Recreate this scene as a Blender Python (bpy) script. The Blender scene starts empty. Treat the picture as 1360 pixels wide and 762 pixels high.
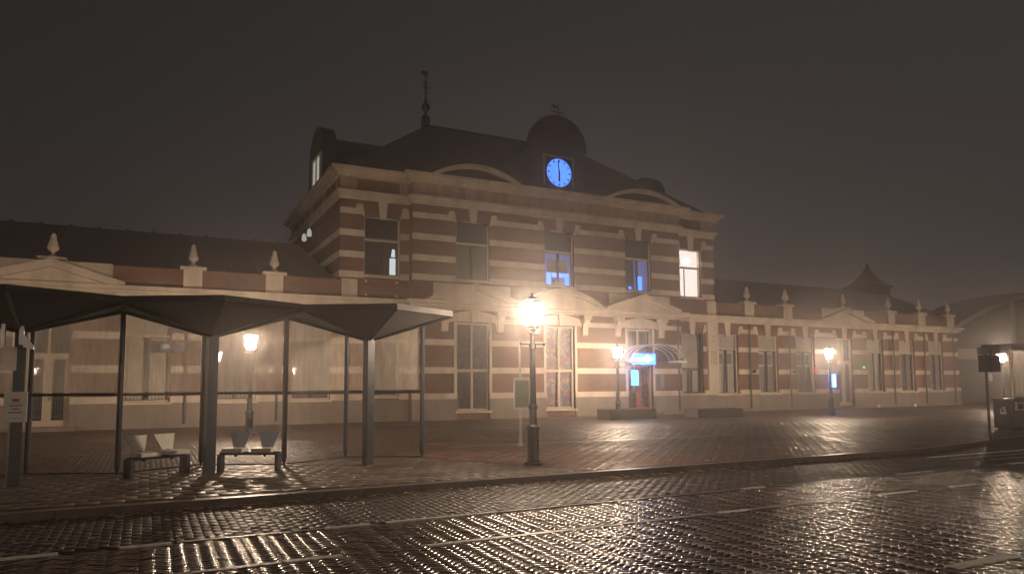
import bpy, math, random
import numpy as np
from mathutils import Matrix, Vector
random.seed(7); rng = np.random.default_rng(7)
S = bpy.context.scene; COL = S.collection
PI = math.pi; R = math.radians

# ------------------------------------------------------------------ materials
def newmat(name):
    m = bpy.data.materials.new(name); m.use_nodes = True
    nt = m.node_tree; nt.nodes.clear()
    out = nt.nodes.new('ShaderNodeOutputMaterial')
    return m, nt, out
def N(nt, t, **k):
    n = nt.nodes.new(t)
    for a, v in k.items():
        if a in n.bl_rna.properties: setattr(n, a, v)
        else: n.inputs[a.replace('_', ' ')].default_value = v
    return n
def L(nt, a, b): nt.links.new(a, b)
def prin(nt, out, rough=.6, metal=0, spec=.5):
    p = nt.nodes.new('ShaderNodeBsdfPrincipled')
    p.inputs['Roughness'].default_value = rough; p.inputs['Metallic'].default_value = metal
    p.inputs['Specular IOR Level'].default_value = spec
    L(nt, p.outputs[0], out.inputs[0]); return p
def c4(c): return (c[0], c[1], c[2], 1)
def mix(nt, fac, a, b):
    m = nt.nodes.new('ShaderNodeMix'); m.data_type = 'RGBA'
    for s, v in ((0, fac), (6, a), (7, b)):
        if hasattr(v, 'links') or hasattr(v, 'is_linked'): L(nt, v, m.inputs[s])
        elif s == 0: m.inputs[0].default_value = v
        else: m.inputs[s].default_value = c4(v)
    return m.outputs[2]
def ramp(nt, src, a, b, ca=(0, 0, 0), cb=(1, 1, 1)):
    r = nt.nodes.new('ShaderNodeValToRGB'); e = r.color_ramp.elements
    e[0].position = a; e[1].position = b; e[0].color = c4(ca); e[1].color = c4(cb)
    L(nt, src, r.inputs[0]); return r.outputs[0]
def simple(name, col, rough=.5, metal=0, var=.25, scale=3, bump=.0, bscale=60, spec=.5, streak=False):
    m, nt, out = newmat(name); p = prin(nt, out, rough, metal, spec)
    tc = nt.nodes.new('ShaderNodeTexCoord')
    mp = nt.nodes.new('ShaderNodeMapping'); L(nt, tc.outputs['Object'], mp.inputs[0])
    if streak: mp.inputs['Scale'].default_value = (1, 1, .18)
    n = N(nt, 'ShaderNodeTexNoise', Scale=scale, Detail=6.0, Roughness=.65); L(nt, mp.outputs[0], n.inputs['Vector'])
    f = ramp(nt, n.outputs[0], .3, .72)
    L(nt, mix(nt, f, tuple(x*(1-var) for x in col), tuple(min(1, x*(1+var*.7)) for x in col)), p.inputs['Base Color'])
    rr = ramp(nt, n.outputs[0], .3, .7, (rough*.8,)*3, (min(1, rough*1.2),)*3); L(nt, rr, p.inputs['Roughness'])
    if bump:
        n2 = N(nt, 'ShaderNodeTexNoise', Scale=bscale, Detail=3.0); L(nt, tc.outputs['Object'], n2.inputs['Vector'])
        b = N(nt, 'ShaderNodeBump', Strength=bump, Distance=.01); L(nt, n2.outputs[0], b.inputs['Height']); L(nt, b.outputs[0], p.inputs['Normal'])
    return m
def glow(name, col, s):
    m, nt, out = newmat(name); e = N(nt, 'ShaderNodeEmission', Strength=s); e.inputs[0].default_value = c4(col)
    L(nt, e.outputs[0], out.inputs[0]); return m
def wall_uv(nt):
    tc = nt.nodes.new('ShaderNodeTexCoord'); sx = nt.nodes.new('ShaderNodeSeparateXYZ'); L(nt, tc.outputs['Object'], sx.inputs[0])
    a = nt.nodes.new('ShaderNodeMath'); L(nt, sx.outputs[0], a.inputs[0]); L(nt, sx.outputs[1], a.inputs[1])
    cb = nt.nodes.new('ShaderNodeCombineXYZ'); L(nt, a.outputs[0], cb.inputs[0]); L(nt, sx.outputs[2], cb.inputs[1])
    return tc, cb.outputs[0]
def brickmat(name, c1, c2, cm):
    m, nt, out = newmat(name); p = prin(nt, out, .75)
    tc, uv = wall_uv(nt)
    b = N(nt, 'ShaderNodeTexBrick', Scale=1.0); b.inputs['Color1'].default_value = c4(c1); b.inputs['Color2'].default_value = c4(c2)
    b.inputs['Mortar'].default_value = c4(cm); b.inputs['Mortar Size'].default_value = .006; b.inputs['Brick Width'].default_value = .22
    b.inputs['Row Height'].default_value = .065; b.inputs['Bias'].default_value = -.1
    L(nt, uv, b.inputs['Vector'])
    n = N(nt, 'ShaderNodeTexNoise', Scale=.7, Detail=8.0, Roughness=.7); L(nt, tc.outputs['Object'], n.inputs['Vector'])
    f = ramp(nt, n.outputs[0], .3, .75, (.5, .5, .5), (1.25, 1.2, 1.16))
    mm = nt.nodes.new('ShaderNodeMix'); mm.data_type = 'RGBA'; mm.blend_type = 'MULTIPLY'; mm.inputs[0].default_value = 1
    L(nt, b.outputs[0], mm.inputs[6]); L(nt, f, mm.inputs[7]); L(nt, mm.outputs[2], p.inputs['Base Color'])
    bu = N(nt, 'ShaderNodeBump', Strength=.5, Distance=.006); bu.invert = True
    L(nt, b.outputs['Fac'], bu.inputs['Height']); L(nt, bu.outputs[0], p.inputs['Normal'])
    return m
M = {}
M['brick'] = brickmat('brick', (.225, .098, .055), (.15, .068, .042), (.19, .14, .105))
M['stone'] = simple('stone', (.60, .51, .415), .75, 0, .32, 1.2, .3, 40, streak=True)
M['stone_stained'] = simple('stone_stained', (.38, .29, .22), .8, 0, .4, 2.2, .3, 40, streak=True)
M['plinth'] = simple('plinth', (.25, .20, .165), .7, 0, .3, 1.4, .4, 30, streak=True)
M['tiles'] = None
M['lead'] = simple('lead', (.055, .053, .055), .5, 0, .25, 2)
M['frame_dark'] = simple('frame_dark', (.035, .04, .042), .4)
M['frame_pale'] = simple('frame_pale', (.55, .46, .36), .5, 0, .1)
M['blind'] = simple('blind', (.55, .50, .45), .8, 0, .12)
M['blind_dark'] = simple('blind_dark', (.03, .028, .03), .6, 0, .15)
M['interior'] = simple('interior', (.13, .115, .105), .8, 0, .5, 1.5)
M['interior_bluish'] = simple('interior_bluish', (.16, .17, .23), .8, 0, .4, 1.5)
M['steel'] = simple('steel', (.014, .022, .034), .42, .0, .2, 5, .1, 80)
M['steel_dark'] = simple('steel_dark', (.012, .012, .014), .42, .0, .2, 5)
M['rim'] = simple('rim', (.05, .048, .05), .7, 0, .3, 5, spec=.25)
M['iron'] = simple('iron', (.016, .022, .032), .35, .0, .25, 8, .15, 90)
M['zinc'] = simple('zinc', (.42, .42, .42), .35, .7, .15, 4)
M['roof_under'] = simple('roof_under', (.085, .078, .078), .5, .0, .25, 3)
M['roof_top'] = simple('roof_top', (.10, .10, .10), .3, .2, .3, 3)
M['seat'] = simple('seat', (.58, .56, .5), .5, 0, .12, 8)
M['seat_backlit'] = simple('seat_backlit', (.32, .34, .38), .5, 0, .15, 8)  # backrests of the right bench, their backlit shade put into the colour
M['concrete'] = simple('concrete', (.085, .072, .062), .7, 0, .3, 2.5, .4, 30)
M['white'] = simple('white', (.62, .60, .56), .5, 0, .1, 5)
M['case_green'] = simple('case_green', (.10, .11, .085), .3, 0, .3, 6)
M['black'] = simple('black', (.012, .012, .013), .5)
M['red'] = simple('red', (.33, .06, .045), .45, 0, .15)
M['blue_paint'] = simple('blue_paint', (.03, .06, .18), .4)
M['slate_blue'] = simple('slate_blue', (.10, .14, .22), .35, 0, .2)
M['bin_dark'] = simple('bin_dark', (.012, .013, .015), .6, 0, .3)
M['bin_side'] = simple('bin_side', (.08, .10, .13), .45, .1, .2)
M['cladding'] = simple('cladding', (.05, .047, .052), .6, 0, .3, .6)
M['cladding_pale'] = simple('cladding_pale', (.26, .22, .20), .6, 0, .2, .8)
M['paint'] = simple('paint', (.62, .60, .55), .45, 0, .35, 9, .3, 120)
M['kerb'] = simple('kerb', (.10, .085, .075), .35, 0, .4, 3, .5, 40)
M['strip'] = simple('strip', (.15, .125, .105), .4, 0, .3, 3, .3, 40)
M['lamp'] = glow('lamp', (1.0, .745, .53), 480)
M['blue_light'] = glow('blue_light', (.035, .17, 1.0), 5)
M['blue_bright'] = glow('blue_bright', (.03, .16, 1.0), 3.4)
M['sky_blue_light'] = glow('sky_blue_light', (.07, .38, 1.0), 4.0)
M['blue_face'] = glow('blue_face', (.075, .23, 1.0), 1.7)
M['white_light'] = glow('white_light', (.66, .84, 1.0), 5)
M['room_light'] = glow('room_light', (1.0, .82, .74), 1.25)
M['room_hot'] = glow('room_hot', (1.0, .86, .76), 40)
M['reflection_glow'] = glow('reflection_glow', (.85, .95, 1.0), .75)
M['pale_glow'] = glow('pale_glow', (.95, .9, .8), .38)
M['green_light'] = glow('green_light', (.15, 1, .3), 2)
M['red_light'] = glow('red_light', (1, .08, .04), 1.0)
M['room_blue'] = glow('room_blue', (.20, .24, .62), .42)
M['shelter_light'] = glow('shelter_light', (1, .78, .58), .55)

def roof_tiles():
    m, nt, out = newmat('tiles'); p = prin(nt, out, .5)
    tc = nt.nodes.new('ShaderNodeTexCoord')
    w = N(nt, 'ShaderNodeTexWave', Scale=1.6, Distortion=.0); w.bands_direction = 'Z'; L(nt, tc.outputs['Object'], w.inputs['Vector'])
    n = N(nt, 'ShaderNodeTexNoise', Scale=1.3, Detail=8.0, Roughness=.7); L(nt, tc.outputs['Object'], n.inputs['Vector'])
    f = ramp(nt, n.outputs[0], .3, .7)
    L(nt, mix(nt, f, (.035, .018, .016), (.075, .036, .03)), p.inputs['Base Color'])
    w2 = N(nt, 'ShaderNodeTexWave', Scale=1.4); w2.bands_direction = 'X'; L(nt, tc.outputs['Object'], w2.inputs['Vector'])
    a = nt.nodes.new('ShaderNodeMath'); L(nt, w.outputs['Fac'], a.inputs[0]); L(nt, w2.outputs['Fac'], a.inputs[1])
    b = N(nt, 'ShaderNodeBump', Strength=.5, Distance=.04); L(nt, a.outputs[0], b.inputs['Height']); L(nt, b.outputs[0], p.inputs['Normal'])
    return m
M['tiles'] = roof_tiles()

def glassmat(name, tint=(.9, .92, .95), haze=0.0, hcol=(.5, .45, .4), rough=.02, refl=1.0):
    m, nt, out = newmat(name)
    t = nt.nodes.new('ShaderNodeBsdfTransparent'); t.inputs[0].default_value = c4(tint)
    g = N(nt, 'ShaderNodeBsdfGlossy', Roughness=rough)
    f = nt.nodes.new('ShaderNodeFresnel'); f.inputs[0].default_value = 1.5
    fm = nt.nodes.new('ShaderNodeMath'); fm.operation = 'MULTIPLY'; fm.inputs[1].default_value = refl; fm.use_clamp = True; L(nt, f.outputs[0], fm.inputs[0])
    s = nt.nodes.new('ShaderNodeMixShader'); L(nt, fm.outputs[0], s.inputs[0]); L(nt, t.outputs[0], s.inputs[1]); L(nt, g.outputs[0], s.inputs[2])
    last = s
    if haze:
        d = nt.nodes.new('ShaderNodeBsdfDiffuse'); d.inputs[0].default_value = c4(hcol)
        tr = nt.nodes.new('ShaderNodeBsdfTranslucent'); tr.inputs[0].default_value = c4(hcol)
        dm = nt.nodes.new('ShaderNodeMixShader'); dm.inputs[0].default_value = .6; L(nt, d.outputs[0], dm.inputs[1]); L(nt, tr.outputs[0], dm.inputs[2])
        tc = nt.nodes.new('ShaderNodeTexCoord'); mp = nt.nodes.new('ShaderNodeMapping'); mp.inputs['Scale'].default_value = (2, 2, .5); L(nt, tc.outputs['Object'], mp.inputs[0])
        n = N(nt, 'ShaderNodeTexNoise', Scale=3.0, Detail=6.0, Roughness=.7); L(nt, mp.outputs[0], n.inputs['Vector'])
        r = nt.nodes.new('ShaderNodeMapRange'); r.inputs[1].default_value = .3; r.inputs[2].default_value = .7; r.inputs[3].default_value = haze*.7; r.inputs[4].default_value = haze*1.3
        L(nt, n.outputs[0], r.inputs[0])
        s2 = nt.nodes.new('ShaderNodeMixShader'); L(nt, r.outputs[0], s2.inputs[0]); L(nt, s.outputs[0], s2.inputs[1]); L(nt, dm.outputs[0], s2.inputs[2]); last = s2
    L(nt, last.outputs[0], out.inputs[0]); return m
M['glass'] = glassmat('glass', (.93, .93, .94), 0, rough=.03, refl=1.2)
M['glass_misted'] = glassmat('glass_misted', (.97, .95, .93), .42, (.88, .80, .70), .06, 1.0)
M['glass_canopy'] = glassmat('glass_canopy', (.8, .83, .9), .16, (.6, .62, .7), .05)

def collage(name, cols, scale, dark):
    m, nt, out = newmat(name); p = prin(nt, out, .6)
    tc, uv = wall_uv(nt)
    v = N(nt, 'ShaderNodeTexVoronoi', Scale=scale); v.distance = 'CHEBYCHEV'; L(nt, uv, v.inputs['Vector'])
    r = nt.nodes.new('ShaderNodeValToRGB'); r.color_ramp.interpolation = 'CONSTANT'
    e = r.color_ramp.elements
    while len(e) < len(cols): e.new(.5)
    for i, c in enumerate(cols): e[i].position = i/len(cols); e[i].color = c4([x*dark for x in c])
    sc = nt.nodes.new('ShaderNodeSeparateColor'); L(nt, v.outputs['Color'], sc.inputs[0]); L(nt, sc.outputs[0], r.inputs[0])
    n = N(nt, 'ShaderNodeTexNoise', Scale=scale*3, Detail=4.0); L(nt, uv, n.inputs['Vector'])
    L(nt, mix(nt, ramp(nt, n.outputs[0], .45, .6), r.outputs[0], tuple(.35*dark for _ in range(3))), p.inputs['Base Color'])
    return m
M['collage'] = collage('collage', [(.5, .12, .08), (.12, .2, .5), (.55, .5, .42), (.35, .1, .12), (.2, .3, .42), (.6, .35, .2)], 7, .8)
M['collage_bright'] = collage('collage_bright', [(.7, .12, .06), (.1, .25, .7), (.8, .75, .65), (.7, .3, .1), (.15, .4, .6), (.75, .55, .45)], 9, .85)
M['collage_dim'] = collage('collage_dim', [(.28, .12, .1), (.12, .15, .28), (.3, .26, .22), (.2, .09, .1), (.13, .17, .25), (.32, .22, .16)], 6, .7)
def curtain(name, c1, c2, sc):
    m, nt, out = newmat(name); p = prin(nt, out, .85)
    tc, uv = wall_uv(nt); w = N(nt, 'ShaderNodeTexWave', Scale=sc, Distortion=1.2, Detail=2.0); w.bands_direction = 'X'; L(nt, uv, w.inputs['Vector'])
    L(nt, mix(nt, w.outputs['Fac'], c1, c2), p.inputs['Base Color']); return m
M['curtain'] = curtain('curtain', (.40, .36, .30), (.70, .64, .55), 2.6)
M['curtain_grey'] = curtain('curtain_grey', (.2, .185, .17), (.36, .33, .30), 2.2)

def paving(name, kind):
    m, nt, out = newmat(name); p = prin(nt, out, .3)
    tc = nt.nodes.new('ShaderNodeTexCoord'); g = nt.nodes.new('ShaderNodeNewGeometry')
    big = N(nt, 'ShaderNodeTexNoise', Scale=.35, Detail=5.0, Roughness=.6); L(nt, tc.outputs['Object'], big.inputs['Vector'])
    fine = N(nt, 'ShaderNodeTexNoise', Scale=38.0, Detail=5.0, Roughness=.7); L(nt, tc.outputs['Object'], fine.inputs['Vector'])
    bump = N(nt, 'ShaderNodeBump', Strength=.16, Distance=.006)
    if kind.endswith('mesh'):
        col = ramp(nt, g.outputs['Random Per Island'], 0, 1, *{'brick_mesh': ((.030, .018, .013), (.075, .042, .029)), 'lane_mesh': ((.016, .012, .010), (.042, .028, .021)), 'plaza_mesh': ((.038, .022, .016), (.12, .062, .04)), 'slab_mesh': ((.055, .044, .036), (.105, .082, .064))}[kind])
        L(nt, fine.outputs[0], bump.inputs['Height'])
        lo, hi = {'lane_mesh': (.42, .6), 'brick_mesh': (.15, .25), 'plaza_mesh': (.34, .6), 'slab_mesh': (.38, .6)}[kind]
        if kind == 'brick_mesh': p.inputs['Specular IOR Level'].default_value = 1.0
        else: bump.inputs['Strength'].default_value = .3; p.inputs['Specular IOR Level'].default_value = .3 if kind == 'lane_mesh' else .5
    else:
        rot = nt.nodes.new('ShaderNodeMapping'); L(nt, tc.outputs['Object'], rot.inputs[0])
        b = N(nt, 'ShaderNodeTexBrick', Scale=1.0); L(nt, rot.outputs[0], b.inputs['Vector'])
        if kind == 'plaza':
            rot.inputs['Rotation'].default_value = (0, 0, R(90))
            b.inputs['Brick Width'].default_value = .2; b.inputs['Row Height'].default_value = .1; b.inputs['Mortar Size'].default_value = .011
            b.inputs['Color1'].default_value = c4((.10, .052, .034)); b.inputs['Color2'].default_value = c4((.038, .024, .019)); b.inputs['Mortar'].default_value = c4((.02, .015, .012))
            lo, hi = .36, .6
        else:
            b.inputs['Brick Width'].default_value = .3; b.inputs['Row Height'].default_value = .3; b.inputs['Mortar Size'].default_value = .014
            b.inputs['Color1'].default_value = c4((.13, .10, .078)); b.inputs['Color2'].default_value = c4((.075, .06, .048)); b.inputs['Mortar'].default_value = c4((.02, .016, .013))
            lo, hi = .4, .62
        col = b.outputs[0]
        ad = nt.nodes.new('ShaderNodeMath'); ad.operation = 'MULTIPLY_ADD'; L(nt, b.outputs['Fac'], ad.inputs[0]); ad.inputs[1].default_value = -1.3; L(nt, fine.outputs[0], ad.inputs[2])
        L(nt, ad.outputs[0], bump.inputs['Height']); bump.inputs['Strength'].default_value = .8; bump.inputs['Distance'].default_value = .011
    mm = nt.nodes.new('ShaderNodeMix'); mm.data_type = 'RGBA'; mm.blend_type = 'MULTIPLY'; mm.inputs[0].default_value = 1
    L(nt, col, mm.inputs[6]); L(nt, ramp(nt, big.outputs[0], .3, .7, (.5, .5, .5), (1.3, 1.26, 1.22)), mm.inputs[7]); L(nt, mm.outputs[2], p.inputs['Base Color'])
    ad2 = nt.nodes.new('ShaderNodeMath'); ad2.operation = 'MULTIPLY_ADD'; L(nt, g.outputs['Random Per Island'], ad2.inputs[0]); ad2.inputs[1].default_value = .30 if kind.endswith('mesh') else 0; L(nt, big.outputs[0], ad2.inputs[2])
    sb = nt.nodes.new('ShaderNodeMath'); sb.operation = 'SUBTRACT'; L(nt, ad2.outputs[0], sb.inputs[0]); sb.inputs[1].default_value = .15 if kind.endswith('mesh') else 0
    L(nt, ramp(nt, sb.outputs[0], .34, .66, (lo,)*3, (hi,)*3), p.inputs['Roughness'])
    L(nt, bump.outputs[0], p.inputs['Normal'])
    return m
M['road_brick'] = paving('road_brick', 'brick_mesh')
M['plaza'] = paving('plaza', 'plaza'); M['plaza_brick'] = paving('plaza_brick', 'plaza_mesh'); M['lane_brick'] = paving('lane_brick', 'lane_mesh'); M['slab'] = paving('slab', 'slab_mesh')
M['slabs'] = paving('slabs', 'slabs')
M['earth'] = simple('earth', (.018, .014, .012), .5, 0, .4, 20, .5, 60)
def leafmat():
    m, nt, out = newmat('leaf'); p = prin(nt, out, .35); g = nt.nodes.new('ShaderNodeNewGeometry')
    L(nt, ramp(nt, g.outputs['Random Per Island'], 0, 1, (.10, .05, .02), (.45, .26, .10)), p.inputs['Base Color']); return m
M['leaf'] = leafmat()

# ------------------------------------------------------------------ mesh helper
class MB:
    def __init__(s): s.v = []; s.f = []
    def add(s, vs, fs):
        b = len(s.v); s.v += [tuple(p) for p in vs]; s.f += [tuple(b+i for i in f) for f in fs]; return s
    def box(s, x0, x1, y0, y1, z0, z1):
        return s.add([(x0,y0,z0),(x1,y0,z0),(x1,y1,z0),(x0,y1,z0),(x0,y0,z1),(x1,y0,z1),(x1,y1,z1),(x0,y1,z1)],
                     [(0,3,2,1),(4,5,6,7),(0,1,5,4),(1,2,6,5),(2,3,7,6),(3,0,4,7)])
    def obox(s, c, hx, hy, z0, z1, a, zt=0):   # oriented box, c centre xy
        ca, sa = math.cos(a), math.sin(a); P = []
        for z in (z0, z1):
            for sx, sy in ((-1,-1),(1,-1),(1,1),(-1,1)):
                P.append((c[0]+sx*hx*ca-sy*hy*sa, c[1]+sx*hx*sa+sy*hy*ca, z))
        return s.add(P, [(0,3,2,1),(4,5,6,7),(0,1,5,4),(1,2,6,5),(2,3,7,6),(3,0,4,7)])
    def quad(s, *p): return s.add(p, [tuple(range(len(p)))])
    def prism_y(s, poly, y0, y1):              # poly in (x,z), y0 < y1 ; poly counter-clockwise seen from -Y
        n = len(poly)
        return s.add([(x, y0, z) for x, z in poly] + [(x, y1, z) for x, z in poly],
                     [tuple(range(n)), tuple(range(2*n-1, n-1, -1))] + [(i, n+i, n+(i+1) % n, (i+1) % n) for i in range(n)])
    def prism_x(s, poly, x0, x1):              # poly in (y,z)
        n = len(poly)
        return s.add([(x0, y, z) for y, z in poly] + [(x1, y, z) for y, z in poly],
                     [tuple(range(n)), tuple(range(2*n-1, n-1, -1))] + [(i, n+i, n+(i+1) % n, (i+1) % n) for i in range(n)])
    def prism_z(s, poly, z0, z1):
        n = len(poly)
        return s.add([(x, y, z0) for x, y in poly] + [(x, y, z1) for x, y in poly],
                     [tuple(range(n-1, -1, -1)), tuple(range(n, 2*n))] + [(i, (i+1) % n, n+(i+1) % n, n+i) for i in range(n)])
    def lathe(s, prof, cx=0, cy=0, seg=16, rot=0):
        n = len(prof); P = []
        for r, z in prof:
            for k in range(seg):
                a = rot+2*PI*k/seg; P.append((cx+r*math.cos(a), cy+r*math.sin(a), z))
        F = []
        for i in range(n-1):
            for k in range(seg):
                k2 = (k+1) % seg; F.append((i*seg+k, i*seg+k2, (i+1)*seg+k2, (i+1)*seg+k))
        F.append(tuple(range(seg-1, -1, -1))); F.append(tuple((n-1)*seg+k for k in range(seg)))
        return s.add(P, F)
    def tube(s, p0, p1, r, seg=8, r1=None):
        p0, p1 = Vector(p0), Vector(p1); d = (p1-p0).normalized(); u = d.orthogonal().normalized(); w = d.cross(u); r1 = r if r1 is None else r1
        P = []
        for p, rr in ((p0, r), (p1, r1)):
            for k in range(seg):
                a = 2*PI*k/seg+PI/seg; P.append(tuple(p+u*rr*math.cos(a)+w*rr*math.sin(a)))
        return s.add(P, [(k, (k+1) % seg, seg+(k+1) % seg, seg+k) for k in range(seg)]+[tuple(range(seg-1, -1, -1)), tuple(range(seg, 2*seg))])
    def path(s, pts, r, seg=8):
        for a, b in zip(pts, pts[1:]): s.tube(a, b, r, seg)
        return s
    def islands(s):                            # separate solids, those that touch kept together
        par = list(range(len(s.v)))
        def fd(a):
            while par[a] != a: par[a] = par[par[a]]; a = par[a]
            return a
        for f in s.f:
            for i in f[1:]: par[fd(i)] = fd(f[0])
        g = {}
        for f in s.f: g.setdefault(fd(f[0]), []).append(f)
        L_ = []
        for fs in g.values():
            P = np.array([s.v[i] for f in fs for i in f]); L_.append([P.min(0)-.02, P.max(0)+.02, fs])
        ch = True
        while ch:
            ch = False
            for i in range(len(L_)):
                for j in range(i+1, len(L_)):
                    if (L_[i][0] < L_[j][1]).all() and (L_[j][0] < L_[i][1]).all():
                        L_[i] = [np.minimum(L_[i][0], L_[j][0]), np.maximum(L_[i][1], L_[j][1]), L_[i][2]+L_[j][2]]; L_.pop(j); ch = True; break
                if ch: break
        return [l[2] for l in L_]
    def each(s, name, mat, parent=None, **k):
        for fs in s.islands():
            m = MB(); idx = {}
            for f in fs:
                for i in f:
                    if i not in idx: idx[i] = len(m.v); m.v.append(s.v[i])
                m.f.append(tuple(idx[i] for i in f))
            m.build(name, mat, parent, **k)
    def build(s, name, mat, parent=None, smooth=False, bevel=0, o=None, label=None):
        off = Vector(o) if o is not None else (Vector(parent['_o']) if parent is not None and '_o' in parent else Vector((0, 0, 0)))
        me = bpy.data.meshes.new(name); me.from_pydata([(x-off[0], y-off[1], z-off[2]) for x, y, z in s.v], [], s.f)
        me.materials.append(M[mat] if isinstance(mat, str) else mat)
        if smooth:
            me.polygons.foreach_set('use_smooth', [True]*len(me.polygons))
            try: me.set_sharp_from_angle(angle=R(35))
            except Exception: pass
        ob = bpy.data.objects.new(name, me); COL.objects.link(ob)
        if parent is not None: ob.parent = parent; ob['_o'] = tuple(off)
        else: ob.location = off
        if label: ob['label'] = label
        if bevel:
            b = ob.modifiers.new('bevel', 'BEVEL'); b.width = bevel; b.segments = 2; b.limit_method = 'ANGLE'
        return ob
def thing(name, label, cat, loc=(0, 0, 0), rz=0, group=None):
    o = bpy.data.objects.new(name, None); COL.objects.link(o); o.location = loc; o.rotation_euler = (0, 0, rz)
    o['label'] = label; o['category'] = cat
    if group: o['group'] = group
    return o
def wthing(name, label, cat, loc, group=None):      # parts are modelled in world coordinates
    o = thing(name, label, cat, loc, 0, group); o['_o'] = tuple(loc); return o
def tag(o, label, cat, group=None):
    o['label'] = label; o['category'] = cat
    if group: o['group'] = group
    return o
def struct(o): o['kind'] = 'structure'; return o
def kids(o): return [c for c in COL.objects if c.parent == o]
def copy_tree(o, loc, rz, label, group=None):
    def cp(a, parent):
        c = a.copy(); COL.objects.link(c); c.parent = parent
        for k in kids(a): cp(k, c)
        return c
    r = cp(o, None); r.location = loc; r.rotation_euler = (0, 0, rz); r['label'] = label
    if group: r['group'] = group
    return r

# ------------------------------------------------------------------ ground
ZR = -0.10
struct(MB().quad((-150, -90, -.16), (190, -90, -.16), (190, 170, -.16), (-150, 170, -.16)).build('ground', 'earth'))
def bricks(name, cells, mat, z0=None, tilt=1.0):
    """cells: arrays cx, cy, angle, halfL, halfW ; chamfered, slightly tilted bricks in one mesh"""
    cx, cy, an, hl, hw = [np.asarray(a, float) for a in cells]; n = len(cx); z0 = ZR if z0 is None else z0
    tz = rng.normal(0, .0018, n); ta = rng.normal(0, .004, n)*tilt; tb = rng.normal(0, .009, n)*tilt
    ca, sa = np.cos(an), np.sin(an); V = np.zeros((n, 8, 3))
    for k, (sx, sy) in enumerate(((-1,-1),(1,-1),(1,1),(-1,1))):
        for lv in (0, 1):
            ins = .000 if lv == 0 else .0035
            lx = sx*(hl-.002-ins); ly = sy*(hw-.002-ins)
            V[:, lv*4+k, 0] = cx+lx*ca-ly*sa; V[:, lv*4+k, 1] = cy+lx*sa+ly*ca
            V[:, lv*4+k, 2] = z0 + (tz+lx*ta+ly*tb) + (0 if lv else -.0035)
    fs = np.array([(4,5,6,7),(0,1,5,4),(1,2,6,5),(2,3,7,6),(3,0,4,7)])
    F = (fs[None]+(np.arange(n)*8)[:, None, None]).reshape(-1, 4)
    me = bpy.data.meshes.new(name); me.vertices.add(n*8); me.vertices.foreach_set('co', V.ravel())
    me.loops.add(F.size); me.loops.foreach_set('vertex_index', F.ravel().astype(np.int32))
    me.polygons.add(len(F)); me.polygons.foreach_set('loop_start', np.arange(0, F.size, 4, dtype=np.int32)); me.polygons.foreach_set('loop_total', np.full(len(F), 4, np.int32))
    me.update(calc_edges=True); me.validate(); me.materials.append(M[mat])
    ob = bpy.data.objects.new(name, me); COL.objects.link(ob); return ob
# carriageway: herringbone at 45 degrees, Y 1 .. 8.72
w = .105; c45 = math.cos(PI/4)
def herring(n, w, I0, I1, rot, keep):
    I = np.arange(I0, I1); ii, jj = np.meshgrid(I, I, indexing='ij'); k = (ii-jj) % (2*n); lst = []
    for kk, (ox, oy, a) in {0: (n/2, .5, 0), 2*n-1: (.5, n/2, PI/2)}.items():
        m_ = k == kk; gx = (ii[m_]+ox)*w; gy = (jj[m_]+oy)*w
        X = gx*math.cos(rot)-gy*math.sin(rot); Y = gx*math.sin(rot)+gy*math.cos(rot); ok = keep(X, Y)
        lst.append((X[ok], Y[ok], np.full(ok.sum(), a+rot), np.full(ok.sum(), w*n/2), np.full(ok.sum(), w/2)))
    return [np.concatenate([l[i] for l in lst]) for i in range(5)]
cells = herring(3, .068, -240, 620, PI/4, lambda X, Y: (X > -14) & (X < 40) & (Y > .9) & (Y < 8.70))
struct(bricks('road', cells, 'road_brick'))
# parking lane along the kerb: straight courses
def kerb_y(x): return 11.1 if x < 16 else 11.1+.85*(1-math.cos(min(1, (x-16)/7)*PI))/2*1.1
cx = []; cy = []
r_ = 0; y = 8.87
X0 = -16
row = 0
x = X0
while x < 44:
    yy = 8.87 + (0.1 if row % 2 else 0); ke = kerb_y(x)
    while yy < ke-.10: cx.append(x); cy.append(yy+.03); yy += .205
    x += .105; row += 1
struct(bricks('parking_lane', (cx, cy, np.full(len(cx), PI/2), np.full(len(cx), .1025), np.full(len(cx), .0525)), 'lane_brick'))
# bedding under the bricks
struct(MB().quad((-150, -90, ZR-.013), (190, -90, ZR-.013), (190, 12.2, ZR-.013), (-150, 12.2, ZR-.013)).build('road_bed', 'earth'))
# far strips of road beyond the modelled bricks
struct(MB().quad((44, .8, ZR), (190, .8, ZR), (190, 11.9, ZR), (44, 11.9, ZR)).quad((-150, .8, ZR), (-16, .8, ZR), (-16, 11.1, ZR), (-150, 11.1, ZR)).quad((-150, -90, ZR), (190, -90, ZR), (190, .75, ZR), (-150, .75, ZR)).build('road_surface', 'plaza'))
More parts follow.
